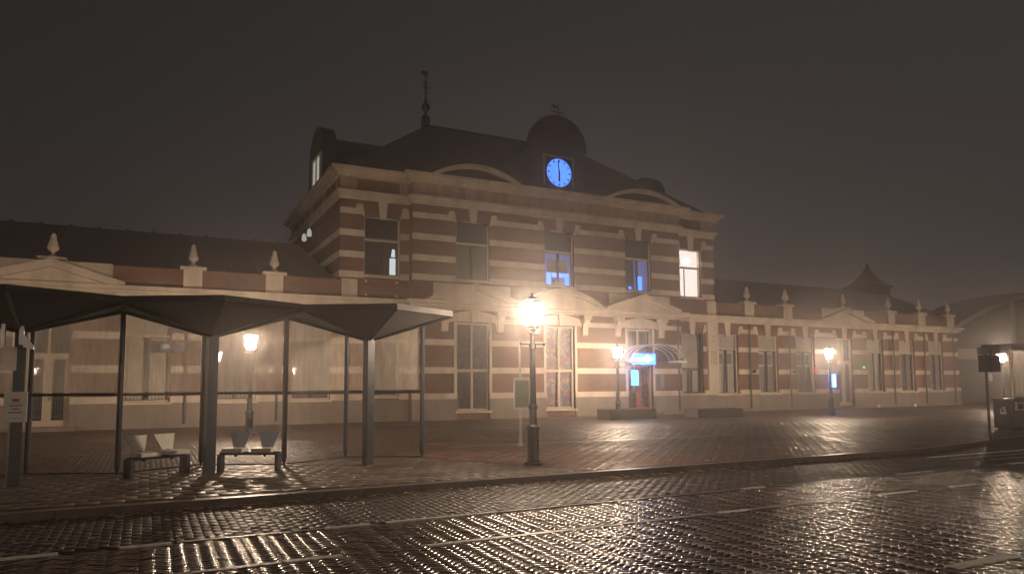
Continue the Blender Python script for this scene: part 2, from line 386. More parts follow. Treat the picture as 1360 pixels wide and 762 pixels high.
# lane lines: rows of white bricks
def line(y, segs, wd=.10, mat='paint', z=ZR+.010):
    b = MB()
    for a, e in segs:
        x = a
        while x < e-.01:
            l = min(.205, e-x); b.box(x+.002, x+l-.002, y-wd/2, y+wd/2, z-.02, z+random.uniform(-.001, .001)); x += l
    return struct(b.build('lane_line', mat))
line(8.79, [(-3.2, -1.9), (-1.25, -.75), (-.2, .3), (1.95, 2.5), (2.7, 4.2), (8.6, 9.1), (12.4, 13.5), (16, 17), (19.6, 20.6)], .07, 'paint')
line(8.79, [(-1.9, -1.3), (.35, 1.95), (4.2, 8.6), (9.2, 12.4), (13.5, 16)], .07, 'kerb', ZR+.006)
line(7.33, [(-2.4, -1.7), (-.6, .1), (1.24, 1.8), (2.7, 3.7), (6.75, 7.3), (9.95, 10.8), (11.7, 12.45), (13.6, 14.4), (15.6, 16.4), (17.6, 18.5)], .08, 'paint')
line(7.33, [(.1, 1.2), (3.7, 6.7), (7.3, 9.9)], .08, 'strip', ZR+.006)
line(4.2, [(.5, 1.6), (3.6, 4.7), (6.65, 7.65), (9.7, 10.7), (12.7, 13.7)], .12, 'paint')
line(10.35, [(15.8, 23)], .12, 'paint'); line(9.85, [(15.8, 22)], .12, 'strip'); line(9.4, [(16.4, 23)], .10, 'strip')
# plaza slab with kerb
edge = [(x, kerb_y(x)+.14) for x in [-150, 16]+[16+.5*i for i in range(1, 15)]+[190]]
b = MB(); P = edge+[(190, 170), (-150, 170)]; n = len(P)
b.prism_z(P, -.15, 0.0)
struct(b.build('plaza', 'plaza'))
kb = MB()
xs = []; x = -40.0
while x < 60: xs.append(x); x += 1.0 if (x < 15.5 or x > 24) else .5
for a, e in zip(xs, xs[1:]):
    ya, ye = kerb_y(a), kerb_y(e)
    kb.prism_z([(a+.004, ya), (e-.004, ye), (e-.004, ye+.137), (a+.004, ya+.137)], -.15, .006)
struct(kb.build('kerb', 'kerb'))
# shelter platform of pale 30 cm slabs, and gutter strips
def plat_x(y): return 7.2-(y-11.4)*.45
def on_plat(x, y): return (y > 11.38) & (y < 15.3) & (x < plat_x(y))
px_ = []; py_ = []; row = 0; y = 11.54
while y < 15.2:
    x = -14+(.15 if row % 2 else 0)
    while x < plat_x(y)-.15: px_.append(x); py_.append(y); x += .303
    y += .303; row += 1
struct(bricks('pavement', (px_, py_, np.zeros(len(px_)), np.full(len(px_), .1515), np.full(len(px_), .1515)), 'slab', .009, .25))
def keep_plaza(X, Y):
    ky = 11.24+np.where(X > 16, .935*(1-np.cos(np.minimum(1, np.maximum(0, (X-16)/7))*PI))/2, 0)
    return (X > -14) & (X < 33) & (Y > ky+.11) & (Y < 21.5) & ~((Y < 15.35) & (X < plat_x(Y)+.06))
struct(bricks('plaza_paving', herring(2, .1, -150, 350, 0, keep_plaza), 'plaza_brick', .008, .8))
def strip(name, p, q, wd, mat, z=.014):
    p, q = Vector((p[0], p[1], 0)), Vector((q[0], q[1], 0)); d = (q-p).normalized(); nn = Vector((-d.y, d.x, 0))*wd/2
    o = MB().quad(*[tuple(v+Vector((0, 0, z))) for v in (p-nn, q-nn, q+nn, p+nn)]).build(name, mat); return struct(o)
strip('gutter', (6.9, 17.25), (16.5, 16.7), .28, 'strip')
strip('gutter', (18.5, 16.0), (23.5, 16.1), .14, 'strip')
strip('gutter', (18.45, 15.9), (16.2, 12.4), .14, 'strip', .018)
strip('gutter', (-9, 19.6), (5, 19.6), .2, 'kerb', .016)
strip('path', (-30, 29.9), (51, 29.9), 1.5, 'slabs', .004)

# fallen leaves
def leaves(n, fn):
    b = MB()
    for _ in range(n):
        x, y, z = fn(); a = random.uniform(0, 2*PI); s = random.uniform(.03, .07); t = random.uniform(-.012, .02)
        p = [(1, 0), (.35, .5), (-.6, .42), (-1, 0), (-.5, -.45), (.4, -.42)]
        ca, sa = math.cos(a), math.sin(a)
        b.quad(*[(x+s*(u*ca-v*sa), y+s*(u*sa+v*ca), z+.006+abs(v)*t+max(0, u)*abs(t)*.6) for u, v in p])
    return b
def lf():
    r = random.random()
    x = random.uniform(-5, 20)
    if r < .62: return x, kerb_y(x)-abs(random.gauss(0, .16))-.02, ZR+.004
    if r < .72: return x, kerb_y(x)+random.uniform(0, 1.2), .018
    if r < .9: return random.uniform(-4, 13), random.uniform(8.9, 11), ZR+.004
    return random.uniform(-4, 14), random.uniform(12, 20), .018
o = leaves(1050, lf).build('fallen_leaves', 'leaf'); o['kind'] = 'stuff'; o['label'] = 'wet brown fallen leaves scattered along the kerb'; o['category'] = 'leaves'

# ------------------------------------------------------------------ station building
YW, YC = 30.8, 30.3
st = wthing('station_building', 'long banded brick railway station with tall central block, lit clock and slate roofs', 'station', (18.05, 30.8, 0))
CT = [13.38, 18.05, 22.87]
def wall_front(b, x0, x1, z0, z1, y, holes, depth=.45):
    xs = sorted({x0, x1, *[h[0] for h in holes], *[h[1] for h in holes]}); zs = sorted({z0, z1, *[h[2] for h in holes], *[h[3] for h in holes]})
    for a, e in zip(xs, xs[1:]):
        for c, d in zip(zs, zs[1:]):
            mx, mz = (a+e)/2, (c+d)/2
            if any(h[0] < mx < h[1] and h[2] < mz < h[3] for h in holes): continue
            b.quad((a, y, c), (e, y, c), (e, y, d), (a, y, d))
    for h in holes:
        a, e, c, d = h[:4]; Y = y+depth
        b.quad((a, y, c), (a, y, d), (a, Y, d), (a, Y, c)); b.quad((e, y, c), (e, Y, c), (e, Y, d), (e, y, d))
        b.quad((a, y, d), (e, y, d), (e, Y, d), (a, Y, d)); b.quad((a, y, c), (a, Y, c), (e, Y, c), (e, y, c))
def arch_fill(b, x0, x1, zt, rise, y, depth=.45):    # brick between segmental arch and square head
    n = 10; c = (x0+x1)/2; h = (x1-x0)/2
    pts = [(x0+(x1-x0)*i/n, zt-rise*((x0+(x1-x0)*i/n-c)/h)**2) for i in range(n+1)]
    for (a, za), (e, ze) in zip(pts, pts[1:]):
        if min(zt-za, zt-ze) < 1e-5 and max(zt-za, zt-ze) < 1e-5: continue
        b.prism_y([(a, za), (e, ze), (e, zt-.001), (a, zt-.001)], y+.004, y+depth-.2)
def window(x0, x1, z0, z1, y, style='casement', back='interior', tr=None, sill=True, name='window', backz=None, frame='frame_pale'):
    """frame set .16 behind the wall face; pane, backing cloth and sill are sub-parts"""
    yf = y+.13; f = MB(); t = .065
    f.box(x0, x0+t, yf, yf+.09, z0, z1).box(x1-t, x1, yf, yf+.09, z0, z1).box(x0+t, x1-t, yf, yf+.09, z0, z0+t).box(x0+t, x1-t, yf, yf+.09, z1-t, z1)
    c = (x0+x1)/2
    if tr: f.box(x0+t, x1-t, yf-.02, yf+.09, tr-.05, tr+.05)
    fr = f.build(name, frame, st)
    i = MB(); mt = .035
    zt = tr-.05 if tr else z1-t
    if style in ('casement', 'french'):
        i.box(c-mt, c+mt, yf+.01, yf+.07, z0+t, zt)
        for a, e in ((x0+t, c-mt), (c+mt, x1-t)):
            q = .03; i.box(a, a+q, yf+.02, yf+.06, z0+t, zt).box(e-q, e, yf+.02, yf+.06, z0+t, zt).box(a+q, e-q, yf+.02, yf+.06, z0+t, z0+t+q).box(a+q, e-q, yf+.02, yf+.06, zt-q, zt)
        if style == 'french' and tr: i.box(c-mt, c+mt, yf+.01, yf+.07, tr+.05, z1-t)
        i.build('glazing_bar', 'frame_pale' if style == 'french' else 'frame_dark', fr)
    MB().quad((x0+t, yf+.04, z0+t), (x1-t, yf+.04, z0+t), (x1-t, yf+.04, z1-t), (x0+t, yf+.04, z1-t)).build('pane', 'glass', fr)
    zb = backz or z1
    MB().quad((x0, y+.34, z0), (x1, y+.34, z0), (x1, y+.34, zb), (x0, y+.34, zb)).build('curtain', back, fr)
    if backz: MB().quad((x0, y+.27, zb), (x1, y+.27, zb), (x1, y+.27, z1), (x0, y+.27, z1)).build('blind', 'blind', fr)
    if sill: MB().box(x0-.08, x1+.08, y-.10, y+.15, z0-.10, z0-.004).build('sill', 'stone', fr)
    return fr
# main body polygon
def main_poly(p=0.0, back=42.6): return [(7.3-p, back+p), (7.3-p, YW-p), (10.45-p, YW-p), (10.45-p, YC-p), (25.6+p, YC-p), (25.6+p, YW-p), (28.5+p, YW-p), (28.5+p, back+p)]
W1 = (8.36, 10.02, 6.42, 9.08); W5 = (26.06, 27.6, 6.35, 9.02)
UP = [(c-.85, c+.85, 6.4, 9.22) for c in CT]
G1 = (8.32, 10.0, 1.1, 4.35); G5 = (26.05, 27.6, 1.05, 4.38)
GF = [(CT[0]-.82, CT[0]+.82, .4, 4.42), (CT[1]-.82, CT[1]+.82, .4, 4.42), (CT[2]-.8, CT[2]+.8, .18, 4.42)]
b = MB()
wall_front(b, 7.3, 10.45, 0, 11, YW, [W1, G1]); wall_front(b, 25.6, 28.5, 0, 11, YW, [W5, G5]); wall_front(b, 10.45, 25.6, 0, 11, YC, UP+GF)
b.quad((10.45, YC, 0), (10.45, YC, 11), (10.45, YW, 11), (10.45, YW, 0)); b.quad((25.6, YC, 0), (25.6, YW, 0), (25.6, YW, 11), (25.6, YC, 11))
b.quad((7.3, YW, 0), (7.3, YW, 11), (7.3, 42.6, 11), (7.3, 42.6, 0)); b.quad((28.5, YW, 0), (28.5, 42.6, 0), (28.5, 42.6, 11), (28.5, YW, 11)); b.quad((7.3, 42.6, 0), (7.3, 42.6, 11), (28.5, 42.6, 11), (28.5, 42.6, 0))
for u in UP: arch_fill(b, u[0], u[1], u[3], .16, YC)
arch_fill(b, W1[0], W1[1], W1[3], .07, YW)
b.build('wall', 'brick', st, label='tall central brick wall with pale bands')
# wings
WR = [29.4, 32.55, 35.65, None, 42.05, 45.25, 48.35]; WL = [6.15, 3.15, .02, None, -6.5, -9.6]
HW = .80
def wing(x0, x1, cs, dc):
    b = MB(); holes = [(c-HW, c+HW, 1.0, 4.36) for c in cs if c is not None]+[(dc-.72, dc+.72, .16, 4.36)]
    wall_front(b, x0, x1, 0, 6.16, YW, holes)
    b.quad((x0, YW, 0), (x0, YW, 6.16), (x0, 50, 6.16), (x0, 50, 0)); b.quad((x1, YW, 0), (x1, 50, 0), (x1, 50, 6.16), (x1, YW, 6.16))
    b.quad((x0, YW, 6.16), (x1, YW, 6.16), (x1, YW+.3, 6.16), (x0, YW+.3, 6.16))
    b.build('wall', 'brick', st, label='low side wing wall of banded brick'); return holes
HR = wing(28.5, 50.8, WR, 39.15); HL = wing(-30, 7.3, WL, -3.2)
# stone bands
def segs(x0, x1, z0, z1, holes):
    cuts = sorted((h[0], h[1]) for h in holes if h[2] < z1-.01 and h[3] > z0+.01); r = []; a = x0
    for c, d in cuts:
        if c > a: r.append((a, c))
        a = max(a, d)
    if a < x1: r.append((a, x1))
    return r
def bands(zs, spans, pr, mat, name='stone_band', side=True):
    for z0, z1 in zs:
        b = MB()
        for x0, x1, y, holes in spans:
            for a, e in segs(x0, x1, z0, z1, holes): b.box(a, e, y-pr, y+.05, z0, z1)
        if side: b.box(7.3-pr, 7.32, YW+.05, 42.6, z0, z1).box(28.48, 28.5+pr, YW+.05, 42.6, z0, z1)
        b.each(name, mat, st)
upspan = [(7.3-.03, 10.45-.03, YW, [W1]), (10.45-.03, 25.6+.03, YC, UP), (25.6+.03, 28.53, YW, [W5])]
bands([(6.28, 6.56), (7.16, 7.44), (8.12, 8.40)], upspan, .03, 'stone')
gh = [(7.27, 10.42, YW, [G1]), (10.42, 25.63, YC, GF), (25.63, 28.5, YW, [G5])]
wings = [(28.5, 50.83, YW, HR), (-30, 7.27, YW, HL)]
bands([(2.10, 2.38), (3.37, 3.64)], gh+wings, .03, 'stone', side=False)
bands([(.95, 1.21)], gh+wings, .09, 'stone', 'sill_band', side=False)
b = MB()
for x0, x1, y, holes in gh+wings:
    for a, e in segs(x0, x1, 0, .95, [h for h in holes if h[2] < .9]): b.box(a, e, y-.07, y+.05, -.02, .948); b.box(a, e, y-.12, y+.05, -.02, .16)
b.each('plinth', 'plinth', st)
# head stones: band with raised ears, keystones
def heads(spans, z0, z1, ear, keyt, mat='stone'):
    b = MB()
    for x0, x1, y, holes in spans:
        hs = sorted(holes)
        for a, e in segs(x0, x1, z0, z1, [(h[0]-.12, h[1]+.12, 0, 99) for h in hs]):
            b.box(a, e, y-.032, y+.05, z0, z1)
            if any(abs(e-(h[0]-.12)) < .01 for h in hs): b.prism_y([(e-.28, z1-.002), (e+.12, z0-.1), (e+.12, z0+.02), (e+.02, ear), (e-.22, ear)], y-.045, y+.05)
            if any(abs(a-(h[1]+.12)) < .01 for h in hs): b.prism_y([(a+.28, z1-.002), (a+.22, ear), (a-.02, ear), (a-.12, z0+.02), (a-.12, z0-.1)], y-.045, y+.05)
        for h in hs:
            c = (h[0]+h[1])/2; t = h[3]
            b.prism_y([(c-.14, t-.12), (c+.14, t-.12), (c+.22, keyt), (c-.22, keyt)], y-.07, y+.05)
    b.each('head_stone', mat, st)
heads(upspan, 9.10, 9.36, 9.56, 9.74)
heads([(x0, x1, y, h) for x0, x1, y, h in wings], 4.42, 4.66, 4.86, 5.0)
heads([(7.3, 10.42, YW, [G1]), (25.63, 27.75, YW, [G5])], 4.42, 4.66, 4.86, 5.0)
bands([(4.42, 4.66)], [(10.42, 25.63, YC, [(g[0]-.3, g[1]+.3, 0, 99) for g in GF])], .03, 'stone', side=False)
# mouldings, frieze, cornice of the tall block
def ring(z0, z1, p, mat, name):
    MB().prism_z(main_poly(p), z0, z1).build(name, mat, st)
ring(9.74, 9.86, .06, 'stone', 'moulding'); ring(9.862, 10.0, .13, 'stone', 'moulding'); ring(10.002, 10.12, .20, 'stone', 'moulding')
ring(10.122, 10.72, .04, 'stone_stained', 'frieze')
ring(10.722, 10.84, .22, 'stone', 'cornice'); ring(10.842, 10.95, .36, 'stone', 'cornice'); ring(10.952, 11.10, .50, 'stone', 'cornice')
b = MB()
for a, e in ((8.0, 9.95), (26.05, 27.6)): b.box(a, e, YW-.055, YW-.03, 10.2, 10.66)
for a, e in ((31.6, 33.6), (34.4, 36.4), (37.4, 39.6), (40.4, 41.9)): b.box(7.3-.055, 7.3-.03, a, e, 10.2, 10.66)
b.each('brick_panel', 'brick', st)
# curved gables on the cornice
def seg_ped(x0, x1, zb, rise, y, th, pr, mat='stone', tymp='stone_stained'):
    n = 20; c = (x0+x1)/2; h = (x1-x0)/2
    f = lambda x, k, r: zb+r*(1-((x-c)/k)**2)
    out = [(x0+(x1-x0)*i/n, f(x0+(x1-x0)*i/n, h, rise)) for i in range(n+1)]
    h2 = h*.86; inn = [(c-h2+2*h2*i/n, f(c-h2+2*h2*i/n, h2, rise-th)) for i in range(n+1)]
    b = MB()
    for i in range(n):
        b.prism_y([inn[i], inn[i+1], out[i+1], out[i]], y-pr, y+.3)
    b.build('curved_gable', mat, st, label='curved segmental gable moulding')
    MB().prism_y(inn, y-pr+.22, y+.25).build('gable_panel', tymp, st)
seg_ped(11.15, 15.75, 11.1, .68, YC-.3, .2, .2, tymp='lead'); seg_ped(20.6, 25.4, 11.1, .66, YC-.3, .2, .2, tymp='lead')
# string cornice between storeys
def cornice(x0, x1, y, p, z0, z1, mat='stone'): return MB().box(x0, x1, y-p, y+.1, z0, z1).build('string_cornice', mat, st)
for z0, z1, p in ((5.0, 5.1, .10), (5.102, 5.22, .22), (5.222, 5.38, .36)):
    b = MB(); b.box(-30, 10.45-p, YW-p, YW+.1, z0, z1); b.box(10.45-p, 25.6+p, YC-p, YC+.1, z0, z1); b.box(25.6+p, 50.8+p, YW-p, YW+.1, z0, z1); b.build('string_cornice', 'stone', st)
# pediments on the string cornice
def tri_ped(c, hw, y, zt=6.22, pr=.46, block=None):
    zb = 5.382; n = .30; b = MB()
    b.prism_y([(c-hw, zb), (c-hw+.62, zb), (c, zt-.30), (c, zt), (c-hw, zb+.10)], y-pr, y+.12)
    b.prism_y([(c+hw, zb), (c+hw, zb+.10), (c+.001, zt), (c+.001, zt-.30), (c+hw-.62, zb)], y-pr, y+.12)
    pd = b.build('pediment', 'stone', st)
    MB().prism_y([(c-hw+.62, zb), (c+hw-.62, zb), (c, zt-.30)], y-pr+.24, y+.1).build('tympanum', 'stone', pd)
    if block: MB().box(c-block, c+block, y-.04, y+.1, zb, 6.2).build('panel', 'stone', pd)
    return pd
tri_ped(CT[0]-.03, 2.28, YC, 6.22, .5, 1.95); tri_ped(CT[2]+.05, 2.38, YC, 6.22, .5, 1.95)
seg_ped(15.72, 20.42, 5.382, .85, YC-.1, .3, .4, tymp='stone')
tri_ped(-3.22, 2.38, YW, 6.22, .5, 1.95); tri_ped(39.15, 2.4, YW, 6.22, .5, 1.95)
# corbels, lintels over the ground floor openings of the tall block
for c in (11.95, 14.75, 16.7, 19.45, 21.45, 24.25):
    b = MB(); b.prism_x([(YC+.02, 3.98), (YC-.10, 4.02), (YC-.16, 4.5), (YC-.34, 4.72), (YC-.34, 4.99), (YC+.02, 4.99)], c-.16, c+.16); b.box(c-.24, c+.24, YC-.38, YC+.02, 4.80, 4.985)
    b.build('corbel', 'stone', st)
for g in GF:
    c = (g[0]+g[1])/2; n = 10; P = [(c-1.12, 4.46), (c+1.12, 4.46)]+[(c+1.12-.1*0-2.24*i/n, 4.78+.2*(1-((i-n/2)/(n/2))**2)) for i in range(n+1)]
    b = MB().prism_y(P, YC-.10, YC+.05); b.prism_y([(c-.12, 4.44), (c+.12, 4.44), (c+.18, 4.995), (c-.18, 4.995)], YC-.17, YC+.03)
    b.build('lintel', 'stone', st)
    b = MB(); b.box(g[0]-.13, g[0], YC-.04, YC+.3, g[2], 4.44).box(g[1], g[1]+.13, YC-.04, YC+.3, g[2], 4.44); b.build('door_surround' if g is GF[2] else 'window_surround', 'stone', st)
# parapet blocks with stone finials
PB = [(31.12, 1), (34.25, 1), (43.75, 1), (46.95, 1), (50.12, 1), (28.22, 0), (7.72, 0), (4.6, 1), (1.5, 1), (-8, 1)]
finial_prof = [(.10, 6.30), (.20, 6.31), (.17, 6.36), (.07, 6.42), (.06, 6.5), (.16, 6.58), (.20, 6.66), (.15, 6.82), (.11, 6.98), (.08, 7.0), (.11, 7.03), (.09, 7.12), (.05, 7.2)]
for c, fin in PB:
    blk = MB().box(c-.34, c+.34, YW-.08, YW+.35, 5.382, 6.16 if fin else 6.2).build('parapet_block', 'stone', st)
    if fin:
        MB().box(c-.48, c+.48, YW-.16, YW+.45, 6.162, 6.29).build('cap', 'stone', blk, bevel=.02)
        MB().lathe(finial_prof, c, YW+.14, 8).build('finial', 'stone', blk, smooth=True)
for c in (39.15, -3.22):
    f = MB().box(c-.45, c+.45, YW-.3, YW+.3, 6.225, 6.30).build('finial_base', 'stone', st); MB().lathe(finial_prof, c, YW, 8).build('finial', 'stone', f, smooth=True)
# fluted corner pilaster
b = MB().box(27.86, 28.6, YW-.14, YW+.02, 1.215, 4.99); b.build('pilaster', 'stone', st)
b = MB()
for k_ in range(4): b.box(28.02+k_*.12, 28.07+k_*.12, YW-.15, YW-.13, 2.6, 3.4)
for k_ in range(2): b.lathe([(.05, 0), (.05, 0)], 0, 0, 4) if 0 else b.box(28.18, 28.27, YW-.16, YW-.13, 3.9+k_*.25, 3.99+k_*.25)
b.each('ornament', 'stone_stained', st)
# downpipes and small fittings
b = MB()
for x in (30.95, 34.15, 43.65, 46.9, 50.05, 1.35, 4.75): b.tube((x, YW-.17, .15), (x, YW-.17, 4.98), .05)
b.tube((25.3, YC-.16, .15), (25.3, YC-.16, 4.9), .045)
b.each('downpipe', 'lead', st, smooth=True)
for x in (31.25, 34.5):
    MB().lathe([(.02, 2.16), (.12, 2.2), (.13, 2.3), (.06, 2.38)], x, YW-.16, 10).build('floodlight', 'steel_dark', st)
for x in (8.45, 9.85):
    for z in (5.55, 6.15): MB().box(x-.05, x+.05, YW-.05, YW, z-.05, z+.05).build('anchor_plate', 'stone', st)
# windows
TR = 3.52
window(*W1, YW, 'casement', 'interior', 8.02, frame='frame_pale')
window(*UP[0], YC, 'casement', 'interior', 8.12, frame='frame_pale'); window(*UP[1], YC, 'casement', 'room_blue', 8.12, frame='frame_pale'); window(*UP[2], YC, 'casement', 'interior_bluish', 8.12, frame='frame_pale')
w5 = window(*W5, YW, 'none', 'room_light', 8.0, frame='frame_pale')
b = MB(); 
b.box(26.52, 26.55, YW+.18, YW+.24, 6.43, 7.95); b.build('glazing_bar', 'frame_dark', w5)
for (u, y) in ((W1, YW), (UP[0], YC), (UP[1], YC), (UP[2], YC)):
    MB().box(u[0]+.075, u[1]-.075, y+.17, y+.19, 8.14, u[3]-.08).build('shutter', 'blind_dark', st)
window(*G1, YW, 'casement', 'collage_dim', TR, frame='frame_pale'); window(*G5, YW, 'casement', 'blind', 2.4, frame='frame_dark')
for i, g in enumerate(GF[:2]): window(*g, YC, 'french', 'collage_dim' if i == 0 else 'collage', 2.25, frame='frame_pale', sill=True)
backs = ['curtain_grey', 'curtain', 'interior']
lc = {0: 'collage_dim', 1: 'curtain_grey', 2: 'curtain', 4: 'curtain', 5: 'interior', 6: 'curtain'}
for i, c in enumerate(WL):
    if c is not None: window(c-HW, c+HW, 1.0, 4.36, YW, 'casement', lc[i], TR, backz=TR if i != 2 else None)
rc = {0: 'curtain', 1: 'curtain_grey', 2: 'curtain_grey', 4: 'curtain', 5: 'collage', 6: 'collage'}
for i, c in enumerate(WR):
    if c is not None: window(c-HW, c+HW, 1.0, 4.36, YW, 'casement', rc[i], TR, backz=TR, frame='frame_pale')
# doors
def door(x0, x1, z0, z1, y, tr, leaf, panel, upper, frame='frame_pale', steps=1):
    yf = y+.14; f = MB(); t = .09; c = (x0+x1)/2
    f.box(x0, x0+t, yf, yf+.1, z0, z1).box(x1-t, x1, yf, yf+.1, z0, z1).box(x0+t, x1-t, yf, yf+.1, z1-t, z1).box(x0+t, x1-t, yf-.02, yf+.1, tr-.06, tr+.06).box(c-.04, c+.04, yf, yf+.09, tr+.06, z1-t)
    d = f.build('door', frame, st)
    l = MB(); l.box(c-.05, c+.05, yf+.01, yf+.07, z0, tr-.06)
    for a, e in ((x0+t, c-.05), (c+.05, x1-t)): l.box(a, a+.1, yf+.015, yf+.065, z0, tr-.06).box(e-.1, e, yf+.015, yf+.065, z0, tr-.06).box(a+.1, e-.1, yf+.015, yf+.065, z0, z0+.22).box(a+.1, e-.1, yf+.015, yf+.065, tr-.16, tr-.06)
    l.build('leaf', leaf, d)
    MB().quad((x0+t, yf+.05, z0+.1), (x1-t, yf+.05, z0+.1), (x1-t, yf+.05, z1-t), (x0+t, yf+.05, z1-t)).build('pane', 'glass', d)
    MB().quad((x0, y+.40, z0), (x1, y+.40, z0), (x1, y+.40, tr), (x0, y+.40, tr)).build('panel', panel, d)
    MB().quad((x0, y+.42, tr), (x1, y+.42, tr), (x1, y+.42, z1), (x0, y+.42, z1)).build('curtain', upper, d)
    MB().box(c+.08, c+.12, yf-.06, yf+.0, z0+.95, z0+1.15).build('handle', 'zinc', d)
    MB().box(x0-.25, x1+.25, y-.45, y+.3, -.02, z0-.003).build('step', 'plinth', d)
    return d
door(*GF[2], YC, 2.72, 'red', 'collage_bright', 'curtain_grey', 'frame_pale')
door(39.15-.72, 39.15+.72, .16, 4.36, YW, 2.9, 'frame_pale', 'interior_bluish', 'interior')
dl = door(-3.2-.72, -3.2+.72, .16, 4.36, YW, 2.75, 'frame_pale', 'slate_blue', 'slate_blue')
MB().box(23.85, 25.3, YC-.6, YC-.1, -.02, .12).build('step', 'plinth', st)
b = MB()   # wrought iron grilles in the left door
for c0 in (-3.2-.36, -3.2+.36):
    for q in range(5): b.box(c0-.18+q*.085, c0-.17+q*.085, YW+.12, YW+.13, .45, 2.5)
    for q in range(7): b.lathe([(.06, 0), (.06, 0)], 0, 0, 4) if 0 else b.box(c0-.19, c0+.19, YW+.115, YW+.125, .5+q*.33, .515+q*.33)
b.build('grille', 'zinc', dl)
# blue lit rooms behind two upper windows, glowing strips for a reflection in a third, lamp in the lit room
b = MB(); u = UP[1]
b.quad((u[0]+.3, YC+.32, 6.47), (u[0]+.55, YC+.32, 6.47), (u[0]+.55, YC+.32, 7.1), (u[0]+.3, YC+.32, 7.1)); b.quad((u[0]+.6, YC+.32, 6.9), (u[1]-.12, YC+.32, 6.9), (u[1]-.12, YC+.32, 7.1), (u[0]+.6, YC+.32, 7.1)); b.quad((u[1]-.35, YC+.32, 6.5), (u[1]-.12, YC+.32, 6.5), (u[1]-.12, YC+.32, 6.88), (u[1]-.35, YC+.32, 6.88))
b.each('lit_screen', 'blue_bright', st)
MB().box(u[0]+.55, u[1]-.5, YC+.28, YC+.30, 6.42, 6.72).box(u[0]+.35, u[1]-.2, YC+.30, YC+.325, 7.14, 7.75).each('cabinet', 'interior_bluish', st)
b = MB(); u = UP[2]
b.quad((u[0]+.95, YC+.32, 6.5), (u[0]+1.3, YC+.32, 6.5), (u[0]+1.3, YC+.32, 7.25), (u[0]+.95, YC+.32, 7.25)); b.quad((u[0]+.45, YC+.32, 6.55), (u[0]+.6, YC+.32, 6.55), (u[0]+.6, YC+.32, 6.68), (u[0]+.45, YC+.32, 6.68))
b.each('lit_screen', 'blue_bright', st)
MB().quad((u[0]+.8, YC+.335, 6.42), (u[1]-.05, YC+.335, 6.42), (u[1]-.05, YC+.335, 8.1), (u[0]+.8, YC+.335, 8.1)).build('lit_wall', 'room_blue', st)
b = MB(); b.quad((9.62, YW+.32, 6.5), (9.9, YW+.32, 6.5), (9.9, YW+.32, 7.3), (9.62, YW+.32, 7.3)); b.quad((9.68, YW+.32, 7.36), (9.88, YW+.32, 7.36), (9.86, YW+.32, 7.7), (9.74, YW+.32, 7.72)); b.each('reflection_strip', 'reflection_glow', st)  # reflection in the left corner window, put in as glowing strips
MB().lathe([(.10, 8.25), (.22, 8.3), (.22, 8.42), (.1, 8.5)], 26.75, YW+.30, 12).build('ceiling_lamp', 'room_hot', st)
# roofs
def slab(b, P, t=.12):
    n = (Vector(P[1])-Vector(P[0])).cross(Vector(P[2])-Vector(P[0])).normalized()*-t
    b.add(list(P)+[tuple(Vector(p)+n) for p in P], [tuple(range(len(P))), tuple(range(2*len(P)-1, len(P)-1, -1))]+[(i, len(P)+i, len(P)+(i+1) % len(P), (i+1) % len(P)) for i in range(len(P))])
RZ, RY = 15.85, 36.6
b = MB(); A = (7.1, YW-.1, 11.02); B_ = (28.7, YW-.1, 11.02); C_ = (28.7, 42.5, 11.02); D_ = (7.1, 42.5, 11.02); E_ = (13.3, RY, RZ); F_ = (22.9, RY, RZ)
b.add([A, B_, C_, D_, E_, F_], [(0, 1, 5, 4), (1, 2, 5), (2, 3, 4, 5), (3, 0, 4), (3, 2, 1, 0)])
rf = b.build('roof', 'tiles', st, label='hipped tiled main roof')
MB().box(13.2, 23, RY-.09, RY+.09, RZ-.05, RZ+.07).build('ridge', 'lead', rf)
# wing roofs
b = MB(); WY, WZ = 40.3, 9.3
b.add([(-30, YW+.25, 6.1), (7.3, YW+.25, 6.1), (7.3, WY, WZ), (-30, WY, WZ), (-30, 50, 6.1), (7.3, 50, 6.1)], [(0, 1, 2, 3), (3, 2, 5, 4), (0, 3, 4)])
r2 = b.build('roof', 'tiles', st, label='long tiled roof of the left wing')
b = MB(); b.box(-30, 7.3, WY-.07, WY+.07, WZ-.03, WZ+.05)
for q in range(30): b.box(-29+q*1.21, -28.86+q*1.21, WY-.1, WY+.1, WZ, WZ+.13)
b.build('ridge', 'lead', r2)
b = MB()
b.add([(28.5, YW+.25, 6.1), (50.6, YW+.25, 6.1), (56.2, WY, WZ), (28.5, WY, WZ), (28.5, 50, 6.1), (62, 50, 6.1)], [(0, 1, 2, 3), (3, 2, 5, 4), (1, 5, 2)])
r3 = b.build('roof', 'tiles', st, label='long tiled roof of the right wing')
b = MB(); b.prism_z([(53.2, 39.2), (55.8, 39.2), (55.8, 41.4), (53.2, 41.4)], 8.8, 9.55); b.prism_z([(53.0, 39.0), (56.0, 39.0), (56.0, 41.6), (53.0, 41.6)], 9.552, 9.7)
tw = b.build('roof_turret', 'lead', r3)
b = MB(); b.lathe([(1.9, 9.70), (1.5, 9.85), (.9, 10.3), (.5, 10.8), (.25, 11.2), (.12, 11.4), (.16, 11.5), (.05, 11.6), (.02, 11.8)], 54.5, 40.3, 4, PI/4); b.build('turret_cap', 'lead', r3)
